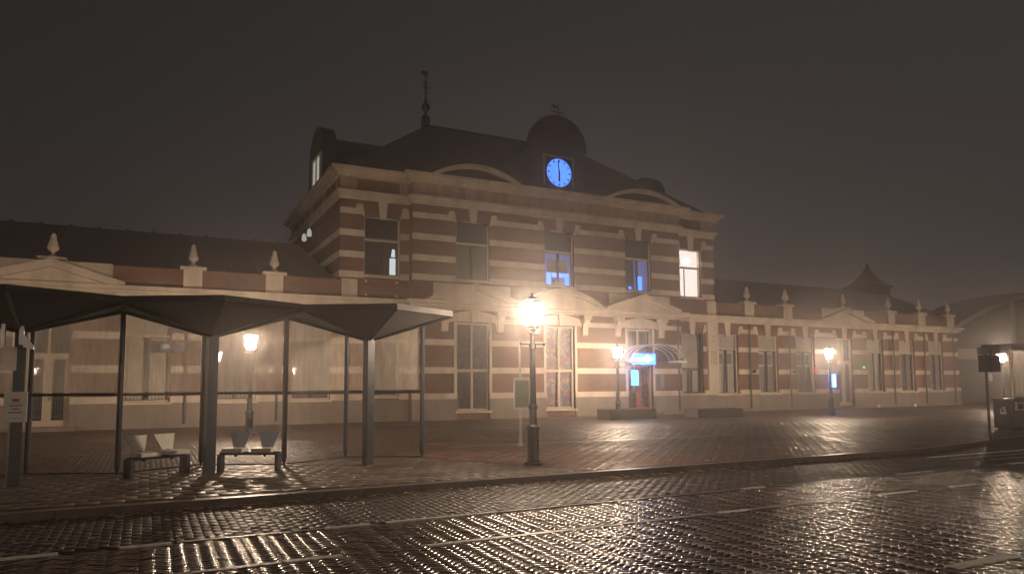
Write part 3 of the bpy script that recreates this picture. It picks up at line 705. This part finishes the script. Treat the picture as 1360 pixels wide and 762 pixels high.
# roof spire
b = MB(); b.lathe([(.26, 15.8), (.25, 16.15), (.22, 16.35), (.08, 16.5), (.07, 16.62), (.22, 16.8), (.26, 16.92), (.2, 17.05), (.06, 17.2), (.12, 17.32), (.045, 17.42), (.03, 18.9)], 13.3, RY, 10)
for z in (17.7, 18.0, 18.3, 18.65): b.box(13.3-.16, 13.3+.16, RY-.02, RY+.02, z, z+.05)
b.box(13.02, 13.42, RY-.015, RY+.015, 18.78, 18.95); b.build('spire', 'lead', rf)
# clock dormer
CX = 18.08
b = MB(); b.box(16.48, 19.70, YC+.1, 36.0, 11.0, 13.36); dm = b.build('clock_dormer', 'lead', st)
n = 18; arc = [(CX+1.62*math.cos(PI*i/n), 13.44+1.58*math.sin(PI*i/n)) for i in range(n+1)]
MB().prism_y([(16.4, 13.36), (19.78, 13.36), (19.78, 13.45), (16.4, 13.45)], YC, 36).build('dormer_cornice', 'lead', dm)
n2 = 8; P = []; Fq = []
for j in range(n2+1):
    q = j/n2*PI/2; kx = math.cos(q); yy = YC+.12+1.5*math.sin(q)
    for i in range(n+1): P.append((CX+1.62*max(kx, .02)*math.cos(PI*i/n), yy, 13.44+1.58*max(kx, .02)*math.sin(PI*i/n)))
for j in range(n2):
    for i in range(n): Fq.append((j*(n+1)+i, j*(n+1)+i+1, (j+1)*(n+1)+i+1, (j+1)*(n+1)+i))
Fq.append(tuple(range(n+1)))
MB().add(P, Fq).build('dome', 'tiles', dm, smooth=True)
inn = [(CX+1.68*math.cos(PI*i/n), 13.45+1.64*math.sin(PI*i/n)) for i in range(n+1)]
b = MB()
for i in range(n): b.prism_y([arc[i], arc[i+1], inn[i+1], inn[i]], YC, YC+.3)
b.build('dome_rim', 'lead', dm, smooth=True)
b = MB()
for x0, x1, z0, z1 in ((17.22, 17.30, 11.45, 13.0), (18.90, 18.98, 11.45, 13.0), (17.30, 18.90, 12.92, 13.0)): b.box(x0, x1, YC+.03, YC+.11, z0, z1)
b.build('clock_frame', 'stone_stained', dm)
ck = MB(); n = 40; cz = 12.12; rr = .71
ck.prism_y([(CX+rr*math.cos(2*PI*i/n), cz+rr*math.sin(2*PI*i/n)) for i in range(n)], YC-.02, YC+.1); ck.build('clock_face', 'blue_face', dm)
b = MB()
for q in range(12):
    a = 2*PI*q/12; r0, r1, hw_ = .56, .65, .035 if q else .05
    c_, s_ = math.sin(a), math.cos(a)
    b.prism_y([(CX+r0*c_-hw_*s_, cz+r0*s_+hw_*c_), (CX+r0*c_+hw_*s_, cz+r0*s_-hw_*c_), (CX+r1*c_+hw_*s_, cz+r1*s_-hw_*c_), (CX+r1*c_-hw_*s_, cz+r1*s_+hw_*c_)], YC-.035, YC-.021)
b.build('hour_mark', 'black', dm)
b = MB(); b.prism_y([(CX-.045, cz-.45), (CX+.045, cz-.45), (CX+.05, cz+.1), (CX-.05, cz+.1)], YC-.05, YC-.037); b.prism_y([(CX-.03, cz-.12), (CX+.035, cz-.12), (CX-.05, cz+.6), (CX-.1, cz+.6)], YC-.065, YC-.052); b.build('clock_hand', 'black', dm)
b = MB(); n = 40
for i in range(n):
    a0, a1 = 2*PI*i/n, 2*PI*(i+1)/n
    b.prism_y([(CX+.71*math.cos(a0), cz+.71*math.sin(a0)), (CX+.71*math.cos(a1), cz+.71*math.sin(a1)), (CX+.76*math.cos(a1), cz+.76*math.sin(a1)), (CX+.76*math.cos(a0), cz+.76*math.sin(a0))], YC-.04, YC+.1)
b.build('clock_rim', 'slate_blue', dm)
b = MB(); b.tube((18.5, 31, 14.7), (18.5, 31, 16.1), .03, 6, .015); b.tube((18.05, 31, 15.55), (18.95, 31, 15.55), .02, 6); b.tube((18.5, 30.6, 15.45), (18.5, 31.4, 15.45), .02, 6); b.prism_y([(18.05, 15.74), (18.5, 15.78), (18.5, 15.86), (18.15, 15.95)], 30.985, 31.015); b.build('weather_vane', 'lead', dm)
# side dormers
for sx, xf in ((1, 7.3), (-1, 28.5)):
    n = 12; yc = 36.5; ar = [(yc+1.75*math.cos(PI*i/n), 13.2+1.5*math.sin(PI*i/n)) for i in range(n+1)]
    poly = [(yc-1.75, 11.0), (yc+1.75, 11.0)]+ar
    x0, x1 = (xf+.05, xf+.7) if sx > 0 else (xf-.7, xf-.05)
    d2 = MB().prism_x(poly, x0, x1).build('side_dormer', 'lead', st)
    ar2 = [(yc+1.45*math.cos(PI*i/n), 13.1+1.1*math.sin(PI*i/n)) for i in range(n+1)]
    MB().prism_x([(yc-1.45, 11.0), (yc+1.45, 11.0)]+ar2, *((x1, x1+3.2) if sx > 0 else (x0-3.2, x0))).build('dormer_roof', 'tiles', d2)
    if sx > 0:
        for y0, y1 in ((35.2, 35.95), (36.1, 36.85)): MB().box(xf+.0, xf+.06, y0, y1, 11.25, 12.95).build('lit_pane', 'pale_glow', d2)
        MB().box(xf-.05, xf+.08, 35.05, 35.18, 11.2, 13.0).box(xf-.05, xf+.08, 35.96, 36.09, 11.2, 13.0).box(xf-.05, xf+.08, 36.86, 37.0, 11.2, 13.0).box(xf-.06, xf+.09, 35.05, 37.0, 13.0, 13.12).build('dormer_frame', 'frame_pale', d2)
# entrance canopy of curved glass
ca_ = []; n = 16; cx_, hw_ = 23.05, 1.72
arcp = [(cx_-hw_*math.cos(PI*i/n), 2.72+.86*math.sin(PI*i/n)) for i in range(n+1)]
b = MB()
for yy in (29.0, 29.42, 29.84, 30.26):
    b.path([(x, yy, z) for x, z in arcp], .022, 6)
b.tube((cx_-hw_, 29.0, 2.72), (cx_-hw_, 30.3, 2.72), .05); b.tube((cx_+hw_, 29.0, 2.72), (cx_+hw_, 30.3, 2.72), .05)
b.box(cx_-hw_-.1, cx_-hw_+.5, 28.93, 29.06, 2.64, 2.76).box(cx_+hw_-.55, cx_+hw_+.1, 28.93, 29.06, 2.64, 2.76)
cn = b.build('entrance_canopy', 'white', st)
b = MB()
for (xa, za), (xb, zb_) in zip(arcp, arcp[1:]): b.quad((xa, 29.0, za), (xb, 29.0, zb_), (xb, 30.28, zb_), (xa, 30.28, za))
b.build('glass', 'glass_canopy', cn)
MB().quad(*[(x, 30.27, z) for x, z in arcp]).build('end_glass', 'glass_canopy', cn)

# things fixed to the station
s = wthing('arrow_sign', 'blue lit box sign with a white arrow pointing right under the curved canopy', 'sign', (22.35, 29.25, 2.55))
MB().box(21.65, 23.03, 29.22, 29.36, 2.55, 3.1).build('case', 'blue_light', s)
MB().prism_y([(21.7, 2.74), (22.45, 2.74), (22.45, 2.64), (22.93, 2.83), (22.45, 3.03), (22.45, 2.92), (21.95, 2.92), (21.7, 2.82)], 29.20, 29.217).build('arrow', 'white_light', s)
tag(MB().box(22.07, 22.12+.3, YC-.42, YC-.3, 1.5, 2.28).build('light_box_sign', 'sky_blue_light', o=(22.2, YC, 0)), 'small upright glowing light blue box sign beside the red entrance door', 'sign')
s = wthing('light_box_sign', 'narrow white and blue lit box sign beside the pale wing door behind a lamp', 'sign', (37.8, YW-.1, 1.3))
MB().box(37.5, 38.0, YW-.22, YW-.1, 1.3, 2.12).build('case', 'blue_light', s); MB().box(37.72, 37.9, YW-.235, YW-.222, 1.36, 2.06).build('face', 'white_light', s)
s = wthing('wall_sign', 'grey pictogram plate on the left wing wall, left of the striped plate', 'sign', (.6, YW-.3, 2.9))
MB().box(.42, .80, YW-.36, YW-.33, 2.90, 3.32).build('plate', 'slate_blue', s); MB().box(.5, .72, YW-.37, YW-.362, 3.02, 3.2).build('pictogram', 'blind', s)
s = wthing('wall_sign', 'dark plate with a dull red stripe on the left wing wall', 'sign', (1.05, YW-.3, 2.9))
MB().box(.82, 1.30, YW-.36, YW-.33, 2.93, 3.29).build('plate', 'blue_paint', s); MB().box(.83, 1.29, YW-.37, YW-.362, 3.17, 3.27).build('stripe', 'red', s)
tag(MB().box(24.05, 24.35, YC-.08, YC-.035, 1.35, 2.05).build('notice_case', 'slate_blue', o=(24.2, YC, 0)), 'small blue grey notice case on brick right of the red door', 'notice case')
for i, (y, lb) in enumerate(((37.0, 'white pendant lamp hanging from the side cornice, the lower and farther one'), (35.7, 'white pendant lamp hanging from the side cornice, nearer the front corner'))):
    s = wthing('pendant_lamp', lb, 'lamp', (6.93, y, 9), 'pendant lamps under the side cornice')
    MB().tube((6.93, y, 9.3), (6.93, y, 10.85), .02, 6).build('rod', 'zinc', s); MB().lathe([(.05, 9.30), (.10, 9.22), (.13, 8.98), (.09, 8.92)], 6.93, y, 10).build('shade', 'pale_glow', s)
k_ = 0
wn = ['first', 'second', 'third']
for i, c in enumerate(WR[:3]):
    for j, sx in enumerate((-.33, .33)):
        s = wthing('poster', f'white framed poster in the {wn[i]} wing window right of the central block, {"left" if j == 0 else "right"} pane', 'poster', (c+sx, YW+.3, 2.6), 'posters in the right wing windows')
        MB().box(c+sx-.26, c+sx+.26, YW+.26, YW+.27, 2.55, 3.42).build('sheet', 'white', s); MB().box(c+sx-.19, c+sx+.19, YW+.25, YW+.259, 2.68, 3.28).build('picture', 'collage_dim' if (i+j) % 2 else 'collage', s)
for x, lb in ((41.4, 'small white ground light at the wall foot under the fourth right wing window'), (45.0, 'small white ground light at the wall foot farther right along the wing')):
    s = wthing('ground_light', lb, 'light', (x, YW-.4, 0), 'small ground lights at the wall'); MB().lathe([(.09, 0), (.09, .10), (.07, .14)], x, YW-.5, 10).build('housing', 'zinc', s); MB().box(x-.08, x+.08, YW-.62, YW-.595, .02, .20).build('lens', 'pale_glow', s)
tag(MB().box(40.75, 40.95, YW-.06, YW-.035, 2.5, 2.62).build('status_light', 'green_light', o=(40.85, YW, 0)), 'tiny green light on the right wing wall', 'light')
tag(MB().box(36.35, 36.45, YW-.1, YW-.035, 2.3, 2.55).build('alarm_light', 'red_light', o=(36.4, YW, 0)), 'tiny red light beside the third right wing window', 'light')

# ------------------------------------------------------------------ street lamps
def make_lamp():
    t = thing('street_lamp', '', 'street lamp')
    t['_o'] = (0, 0, 0)
    MB().lathe([(.19, 0), (.19, .05), (.15, .07), (.135, .12), (.125, .16), (.12, .68), (.14, .71), (.14, .76), (.10, .80)], 0, 0, 10).build('base', 'iron', t, smooth=True)
    MB().lathe([(.085, .79), (.075, 1.1), (.095, 1.12), (.095, 1.17), (.07, 1.2), (.058, 2.30), (.075, 2.32), (.075, 2.38), (.05, 2.42), (.045, 2.62), (.09, 2.66), (.11, 2.70)], 0, 0, 12).build('post', 'iron', t, smooth=True)
    b = MB(); b.tube((-.27, 0, 2.40), (.27, 0, 2.40), .014, 6); b.lathe([(.026, 2.375), (.026, 2.425)], -.27, 0, 8).lathe([(.026, 2.375), (.026, 2.425)], .27, 0, 8)
    b.build('ladder_bar', 'iron', t)
    b = MB(); lo, hi, z0, z1 = .15, .235, 2.78, 3.22
    for q in range(6):
        a = 2*PI*q/6+.26; b.tube((lo*math.cos(a), lo*math.sin(a), z0), (hi*math.cos(a), hi*math.sin(a), z1), .010, 5)
        b.tube((.03*math.cos(a), .03*math.sin(a), 2.60), (lo*math.cos(a), lo*math.sin(a), z0), .008, 5)
    b.lathe([(.165, 2.765), (.165, 2.785)], 0, 0, 6, .26)
    ln = b.build('lantern', 'iron', t)
    b = MB()
    b.add([((r-.008)*math.cos(2*PI*q/6+.26), (r-.008)*math.sin(2*PI*q/6+.26), z) for r, z in ((lo, z0+.008), (hi, z1)) for q in range(6)], [(q, (q+1) % 6, 6+(q+1) % 6, 6+q) for q in range(6)])
    b.build('glass', 'lamp', ln)
    MB().lathe([(.25, 3.215), (.25, 3.23), (.15, 3.28), (.09, 3.31), (.07, 3.36), (.03, 3.38), (.02, 3.44)], 0, 0, 12).build('cap', 'iron', ln)
    return t
lamp = make_lamp()
LP = [((6.91, 12.69, 0), 'tall lit street lamp nearest the camera, at the kerb right of the bus shelter'),
      ((19.1, 27.0, 0), 'lit street lamp standing in the low planter left of the entrance canopy'),
      ((30.0, 24.5, 0), 'lit street lamp on the plaza in front of the right wing'),
      ((3.0, 24.7, 0), 'lit street lamp seen through the bus shelter glass'),
      ((45.5, 25.0, 0), 'far lit street lamp behind the dark bus stop sign at right'),
      ((-11.5, 24.7, 0), 'lit street lamp before the left wing, out of frame to the left'),
      ((-8.0, -6.5, ZR), 'lit street lamp on the far pavement behind the camera, to the left'),
      ((12.0, -6.5, ZR), 'lit street lamp on the far pavement behind the camera, to the right'),
      ((32.0, -6.5, ZR), 'lit street lamp on the far pavement well to the right')]
LP = [l for l in LP]
lamp.location = LP[0][0]; lamp['label'] = LP[0][1]; lamp['group'] = 'lantern street lamps on the station square'
for l, lb in LP[1:]: copy_tree(lamp, l, random.uniform(0, .5), lb)

# tall lamps added unseen behind the camera to light the upper facade
M['added_fill_lamp'] = glow('added_fill_lamp', (1.0, .78, .64), 150)
for i, (x, lb) in enumerate(((-14, 'tall curved lamp added to light the facade, leftmost of the unseen row behind the camera'), (10, 'tall curved lamp added to light the facade, middle of the unseen row behind the camera'), (34, 'tall curved lamp added to light the facade, rightmost of the unseen row behind the camera'))):
    s = wthing('added_fill_lamp', lb, 'street lamp', (x, -19, ZR), 'tall lamps added to light the facade')
    MB().tube((x, -19, ZR), (x, -19, 8.2), .09, 10, .055).tube((x, -19, 8.2), (x, -18.6, 8.7), .045, 8).tube((x, -18.6, 8.7), (x, -17.7, 8.9), .04, 8).build('mast', 'steel', s, smooth=True)
    hd = MB().box(x-.14, x+.14, -17.8, -17.1, 8.86, 8.98).build('head', 'steel', s, bevel=.02)
    MB().box(x-.12, x+.12, -17.75, -17.15, 8.80, 8.855).build('lens', 'added_fill_lamp', hd)

# ------------------------------------------------------------------ bus shelter
SA = R(.91); SS = 2.932; s_ = SS/math.sqrt(3); C0 = Vector((1.055, 14.182, 0))
U = Vector((math.cos(SA), math.sin(SA), 0)); V = Vector((-U.y, U.x, 0))
def sp(i, a, bb, z): p = C0+U*(i*SS+a*SS/2)+V*(bb*s_); return Vector((p.x, p.y, z))
sh = wthing('bus_shelter', 'dark bus shelter with folded hexagonal roof units on posts and misted glass', 'bus shelter', tuple(C0))
ZE, ZA = 3.0, 2.50
HEX = [(0, -1), (1, -.5), (1, .5), (0, 1), (-1, .5), (-1, -.5)]
for i in (-2, -1, 0, 1):
    b = MB(); ap = sp(i, 0, 0, ZA)
    hv = [sp(i, a*.995, q*.995, ZE) for a, q in HEX]
    for q in range(6):
        p0, p1 = hv[q], hv[(q+1) % 6]
        up = Vector((0, 0, .05)); b.add([tuple(ap), tuple(p1), tuple(p0), tuple(ap+up), tuple(p1+up), tuple(p0+up)], [(0, 1, 2), (5, 4, 3), (0, 2, 5, 3), (1, 4, 5, 2), (0, 3, 4, 1)])
    rp = b.build('roof_unit', 'roof_under', sh)
    rim = MB(); pr = MB()
    for q in range(6):
        a, e = hv[q], hv[(q+1) % 6]; d = (e-a).normalized(); nn = Vector((d.y, -d.x, 0))*.02
        pts = [a+nn, e+nn, e-nn, a-nn]; rim.add([(p.x, p.y, ZE-.035) for p in pts]+[(p.x, p.y, ZE+.075) for p in pts], [(0,3,2,1),(4,5,6,7),(0,1,5,4),(1,2,6,5),(2,3,7,6),(3,0,4,7)])
        pr.tube(ap-Vector((0, 0, .01)), a-Vector((0, 0, .035)), .032, 4)
    rim.build('rim', 'rim', rp)
    pr.build('rib', 'steel_dark', rp)
    c = sp(i, 0, 0, 0); MB().obox((c.x, c.y), .085, .085, 0, ZA+.03, SA+.3).obox((c.x, c.y), .12, .12, 0, .015, SA+.3).build('column', 'steel', sh, bevel=.01)
def post(p, zt, r=.052):
    MB().lathe([(.02, .0), (.02, .05), (r*.8, .10), (r, .16), (r, zt)], p.x, p.y, 8).build('post', 'steel', sh)
def rail_seg(a, e):
    MB().tube((a.x, a.y, 1.45), (e.x, e.y, 1.45), .028, 6).build('rail', 'steel_dark', sh)
    d = (e-a).normalized(); p, q = a+d*.07, e-d*.07
    MB().tube((a.x, a.y, .03), (e.x, e.y, .03), .012, 4).build('foot_rail', 'steel_dark', sh)
    MB().quad((p.x, p.y, 1.49), (q.x, q.y, 1.49), (q.x, q.y, 2.93), (p.x, p.y, 2.93)).build('glass_pane', 'glass_misted', sh)
for i in (-2, -1, 0, 1):
    post(sp(i, -1, .5, 0), 2.97); post(sp(i, 0, 1, 0), 2.97)
    rail_seg(sp(i, -1, .5, 0), sp(i, 0, 1, 0)); rail_seg(sp(i, 0, 1, 0), sp(i, 1, .5, 0))
post(sp(1, 1, .5, 0), 2.97)

# benches
def bench(loc, rz, label, back):
    t = thing('bench', label, 'bench', loc, rz, 'two seat benches in the bus shelter'); t['_o'] = (0, 0, 0)
    MB().box(-.56, .56, -.03, .03, .30, .362).build('beam', 'steel_dark', t)
    for x in (-.53, .53): MB().box(x-.03, x+.03, -.13, .10, 0, .33).box(x-.04, x+.04, -.16, .14, 0, .012).build('leg', 'steel', t)
    for x in (-.26, .28):
        MB().box(x-.19, x+.19, -.25, .12, .365, .44).build('seat', 'seat', t, bevel=.012)
        b = MB(); w0, w1, y0, y1 = .10, .205, .14, .26
        b.add([(x-w0, y0, .43), (x+w0, y0, .43), (x+w1, y1, .72), (x-w1, y1, .72), (x-w0, y0+.03, .42), (x+w0, y0+.03, .42), (x+w1, y1+.03, .71), (x-w1, y1+.03, .71)], [(0,1,2,3),(7,6,5,4),(0,4,5,1),(1,5,6,2),(2,6,7,3),(3,7,4,0)])
        b.build('backrest', back, t)
        MB().prism_x([(-.12, .39), (.16, .39), (.17, .45), (.13, .45), (.06, .30), (-.02, .27)], x-.02, x+.02).build('bracket', 'steel_dark', t)
    return t
bench((.22, 14.55, 0), R(31), 'pale two seat bench with trapezoid backs, left of the front column', 'seat')
bench((1.78, 14.42, 0), R(-25), 'two seat bench with trapezoid backs toned darker as backlit, right of the front column', 'seat_backlit')

# plates on the left column
s = wthing('stop_sign', 'grey two plate stop sign on the leftmost shelter column', 'sign', (-1.93, 14.0, 1.8))
MB().box(-2.10, -2.05, 13.9, 14.02, 2.22, 2.66).box(-1.86, -1.80, 13.9, 14.02, 2.28, 2.66).prism_y([(-1.80, 2.24), (-1.66, 2.2), (-1.66, 2.26), (-1.80, 2.45)], 13.9, 14.02).build('bracket', 'zinc', s)
MB().obox((-1.98, 13.93), .10, .02, 1.86, 2.24, R(20)).build('plate', 'blind', s)
s = wthing('notice_board', 'white notice board with dark lines of text on the leftmost shelter column', 'notice', (-1.9, 14.0, 1))
MB().box(-2.03, -1.71, 13.99, 14.02, 1.03, 1.52).build('board', 'white', s, bevel=.006)
MB().box(-1.92, -1.82, 13.984, 13.989, 1.36, 1.41).build('mark', 'red', s)
MB().box(-1.95, -1.78, 13.984, 13.989, 1.29, 1.305).box(-1.92, -1.81, 13.984, 13.989, 1.235, 1.25).box(-1.96, -1.77, 13.984, 13.989, 1.18, 1.195).box(-1.99, -1.75, 13.984, 13.989, 1.10, 1.104).box(-2.0, -1.74, 13.984, 13.989, 1.335, 1.338).build('text_line', 'black', s)

# timetable sign by the lamp
s = wthing('timetable_sign', 'grey timetable case on a thin pole just left of the nearest street lamp', 'sign', (8.72, 16.7, 0))
MB().tube((8.72, 16.7, 0), (8.72, 16.7, 2.8), .03, 8).lathe([(.09, 0), (.09, .03), (.045, .05), (.04, .2)], 8.72, 16.7, 10).build('pole', 'zinc', s)
MB().box(8.50, 8.98, 16.64, 16.67, .95, 1.78).build('case', 'zinc', s, bevel=.01); MB().box(8.54, 8.94, 16.63, 16.638, 1.0, 1.70).build('timetable', 'case_green', s)

# right hand bus stop sign, pole, bin
s = wthing('bus_stop_sign', 'back of a dark bus stop sign on a pole at the right kerb', 'sign', (20.62, 11.75, 0))
MB().tube((20.62, 11.75, 0), (20.62, 11.75, 2.5), .035, 10).build('pole', 'steel', s, smooth=True)
MB().obox((20.70, 11.70), .33, .02, 1.86, 2.33, R(-20)).build('plate', 'frame_dark', s, bevel=.005); MB().obox((20.70, 11.70), .33, .022, 2.345, 2.53, R(-20)).build('top_plate', 'slate_blue', s)
MB().obox((20.72, 11.66), .015, .012, 1.88, 2.5, R(-20)).build('rib', 'steel_dark', s)
s = wthing('sign_pole', 'thin pale pole with a small white plate beside the litter bin', 'pole', (25.2, 14.35, 0))
MB().tube((25.2, 14.35, 0), (25.2, 14.35, 2.5), .035, 10).build('pole', 'bin_side', s, smooth=True); MB().box(25.22, 25.42, 14.29, 14.31, 1.62, 1.85).build('plate', 'white', s)
s = wthing('litter_bin', 'large dark box litter bin with a pale hand and litter symbol on its side', 'litter bin', (25.7, 14.0, 0))
MB().box(25.42, 25.98, 13.68, 14.33, .06, .98).build('body', 'bin_dark', s, bevel=.015)
MB().box(25.40, 26.0, 13.66, 14.35, .985, 1.04).build('lid', 'steel', s, bevel=.01); MB().box(25.5, 25.9, 13.75, 14.25, 0, .06).build('foot', 'black', s)
MB().box(25.45, 25.95, 13.655, 13.678, .10, .60).build('door', 'bin_side', s); MB().box(25.48, 25.92, 13.62, 13.678, .64, .94).build('opening_frame', 'zinc', s)
MB().box(25.56, 25.84, 13.612, 13.62, .70, .86).build('opening', 'black', s)
b = MB()
b.prism_x([(14.10, .52), (13.93, .52), (13.90, .60), (14.12, .60)], 25.41, 25.419); b.prism_x([(14.10, .62), (14.06, .62), (14.06, .70), (14.10, .70)], 25.41, 25.419); b.prism_x([(13.99, .62), (13.93, .62), (13.96, .78), (14.0, .76)], 25.41, 25.419); b.prism_x([(14.04, .72), (14.0, .70), (13.99, .74), (14.03, .76)], 25.41, 25.419)
b.build('symbol', 'zinc', s)

# planters
for (x0, x1, y0, y1, h, lb) in ((18.35, 20.85, 26.5, 27.6, .45, 'low dark concrete planter at the foot of a lamp left of the entrance'), (22.8, 25.6, 25.9, 26.9, .40, 'low dark concrete planter right of the entrance canopy')):
    s = wthing('planter', lb, 'planter', (x0, y0, 0), 'concrete planters before the entrance')
    b = MB(); t = .14; b.box(x0, x1, y0, y0+t, -.01, h).box(x0, x1, y1-t, y1, -.01, h).box(x0, x0+t, y0+t, y1-t, -.01, h).box(x1-t, x1, y0+t, y1-t, -.01, h); b.build('box', 'concrete', s, bevel=.01)
    MB().box(x0+t, x1-t, y0+t, y1-t, 0, h-.08).build('soil', 'earth', s)

# ------------------------------------------------------------------ station hall and far shelter at right
s = wthing('arched_hall', 'dark platform hall with a pale curved roof edge beyond the right wing', 'hall', (66, 34, 0))
n = 16; AX0, AX1 = 50.5, 92; ac = (AX0+AX1)/2
ar = [(AX0+(AX1-AX0)*i/n, 4.4+5.0*(1-((AX0+(AX1-AX0)*i/n-ac)/((AX1-AX0)/2))**2)) for i in range(n+1)]
MB().prism_y([(AX1, 0), (AX0, 0)][::-1]+[(x, z-.2) for x, z in ar[::-1]], 33.0, 37).build('wall', 'cladding', s)
b = MB()
for (xa, za), (xb, zb_) in zip(ar, ar[1:]): b.prism_y([(xa, za-.28), (xb, zb_-.28), (xb, zb_+.05), (xa, za+.05)], 32.5, 37.5)
b.build('roof_edge', 'cladding_pale', s)
MB().box(50.6, 90, 32.9, 32.98, 3.3, 4.1).build('band', 'cladding_pale', s)
b = MB()
for x in (61.8, 70, 80): b.box(x-.2, x+.2, 32.85, 32.99, 4.1, 8.2)
b.each('mullion', 'cladding_pale', s)
b = MB()
for q in range(7): b.box(50.8, 90, 32.93, 32.985, .5+q*.4, .56+q*.4)
b.build('louvre', 'cladding', s)
s = wthing('glass_kiosk', 'glass walled waiting room with a pale frame, lit inside, at the right edge', 'waiting room', (34, 17, 0))
b = MB()
for x in (31.62, 34.6, 37.5): b.box(x-.05, x+.05, 16.95, 17.05, 0, 2.9)
b.box(31.67, 37.45, 16.96, 17.04, .98, 1.05).box(31.67, 37.45, 16.96, 17.04, 2.84, 2.9); b.build('frame', 'frame_pale', s)
MB().box(31.55, 37.8, 16.9, 18.1, 2.91, 3.15).build('roof', 'tiles', s)
for x in (34.6, 37.5): MB().tube((x, 18.0, 0), (x, 18.0, 2.91), .05).build('post', 'steel', s)
MB().quad((31.8, 17, 1.06), (37.45, 17, 1.06), (37.45, 17, 2.84), (31.8, 17, 2.84)).build('glass', 'glass_misted', s)
MB().box(33.0, 36.8, 17.6, 17.68, 2.82, 2.90).build('tube_light', glow('tube_light', (1, .75, .5), 1.5), s)

# ------------------------------------------------------------------ haze
m, nt, out = newmat('haze'); v = nt.nodes.new('ShaderNodeVolumePrincipled')
v.inputs['Color'].default_value = (.95, .93, .93, 1); v.inputs['Density'].default_value = .0056; v.inputs['Anisotropy'].default_value = .87
L(nt, v.outputs[0], out.inputs['Volume']); M['haze'] = m
o = MB().box(-152, 192, -92, 172, -1.2, 30).build('haze', 'haze'); o['kind'] = 'stuff'; o['label'] = 'thin night fog filling the square'

# ------------------------------------------------------------------ night sky
wd = bpy.data.worlds.new('World'); S.world = wd; wd.use_nodes = True; nt = wd.node_tree; nt.nodes.clear()
out = nt.nodes.new('ShaderNodeOutputWorld'); bg = nt.nodes.new('ShaderNodeBackground'); L(nt, bg.outputs[0], out.inputs[0])
tc = nt.nodes.new('ShaderNodeTexCoord'); vm = nt.nodes.new('ShaderNodeVectorMath'); vm.operation = 'DOT_PRODUCT'; L(nt, tc.outputs['Generated'], vm.inputs[0]); vm.inputs[1].default_value = (.62, .12, -.55)
rp = nt.nodes.new('ShaderNodeMapRange'); L(nt, vm.outputs['Value'], rp.inputs[0]); rp.inputs[1].default_value = -.55; rp.inputs[2].default_value = .5
nz = N(nt, 'ShaderNodeTexNoise', Scale=1.6, Detail=3.0); L(nt, tc.outputs['Generated'], nz.inputs['Vector'])
cr = nt.nodes.new('ShaderNodeValToRGB'); e = cr.color_ramp.elements; e[0].color = (.0090, .0089, .0096, 1); e[1].color = (.038, .034, .0335, 1); L(nt, rp.outputs[0], cr.inputs[0])
L(nt, cr.outputs[0], bg.inputs[0]); bg.inputs[1].default_value = 1.0

# ------------------------------------------------------------------ camera
yaw, pit, rol = R(63.0577), R(4.7728), R(-.3026)
F = Vector((math.cos(yaw)*math.cos(pit), math.sin(yaw)*math.cos(pit), math.sin(pit))); Rt = Vector((math.sin(yaw), -math.cos(yaw), 0)); Up = Rt.cross(F)
R2 = Rt*math.cos(rol)+Up*math.sin(rol); U2 = Up*math.cos(rol)-Rt*math.sin(rol)
cam = bpy.data.cameras.new('camera'); co = bpy.data.objects.new('camera', cam); COL.objects.link(co)
co.matrix_world = Matrix(((R2.x, U2.x, -F.x, 0), (R2.y, U2.y, -F.y, 0), (R2.z, U2.z, -F.z, 1.6), (0, 0, 0, 1)))
cam.sensor_width = 36; cam.lens = 952.894/1360*36; cam.shift_y = (430.34-381)/1360; cam.clip_end = 1000; cam.clip_start = .1
S.camera = co
for ob in S.objects:
    if '_o' in ob: del ob['_o']
S.view_settings.view_transform = 'Standard'; S.view_settings.look = 'None'; S.view_settings.gamma = 1; S.view_settings.exposure = .14; S.view_settings.use_curve_mapping = False
cy = S.cycles
cy.use_denoising = True; cy.denoiser = 'OPENIMAGEDENOISE'; cy.use_adaptive_sampling = True; cy.adaptive_threshold = .015
cy.max_bounces = 6; cy.diffuse_bounces = 3; cy.glossy_bounces = 3; cy.transmission_bounces = 4; cy.transparent_max_bounces = 12; cy.volume_bounces = 1
cy.sample_clamp_indirect = 4; cy.sample_clamp_direct = 0; cy.caustics_reflective = False; cy.caustics_refractive = False; cy.use_light_tree = True
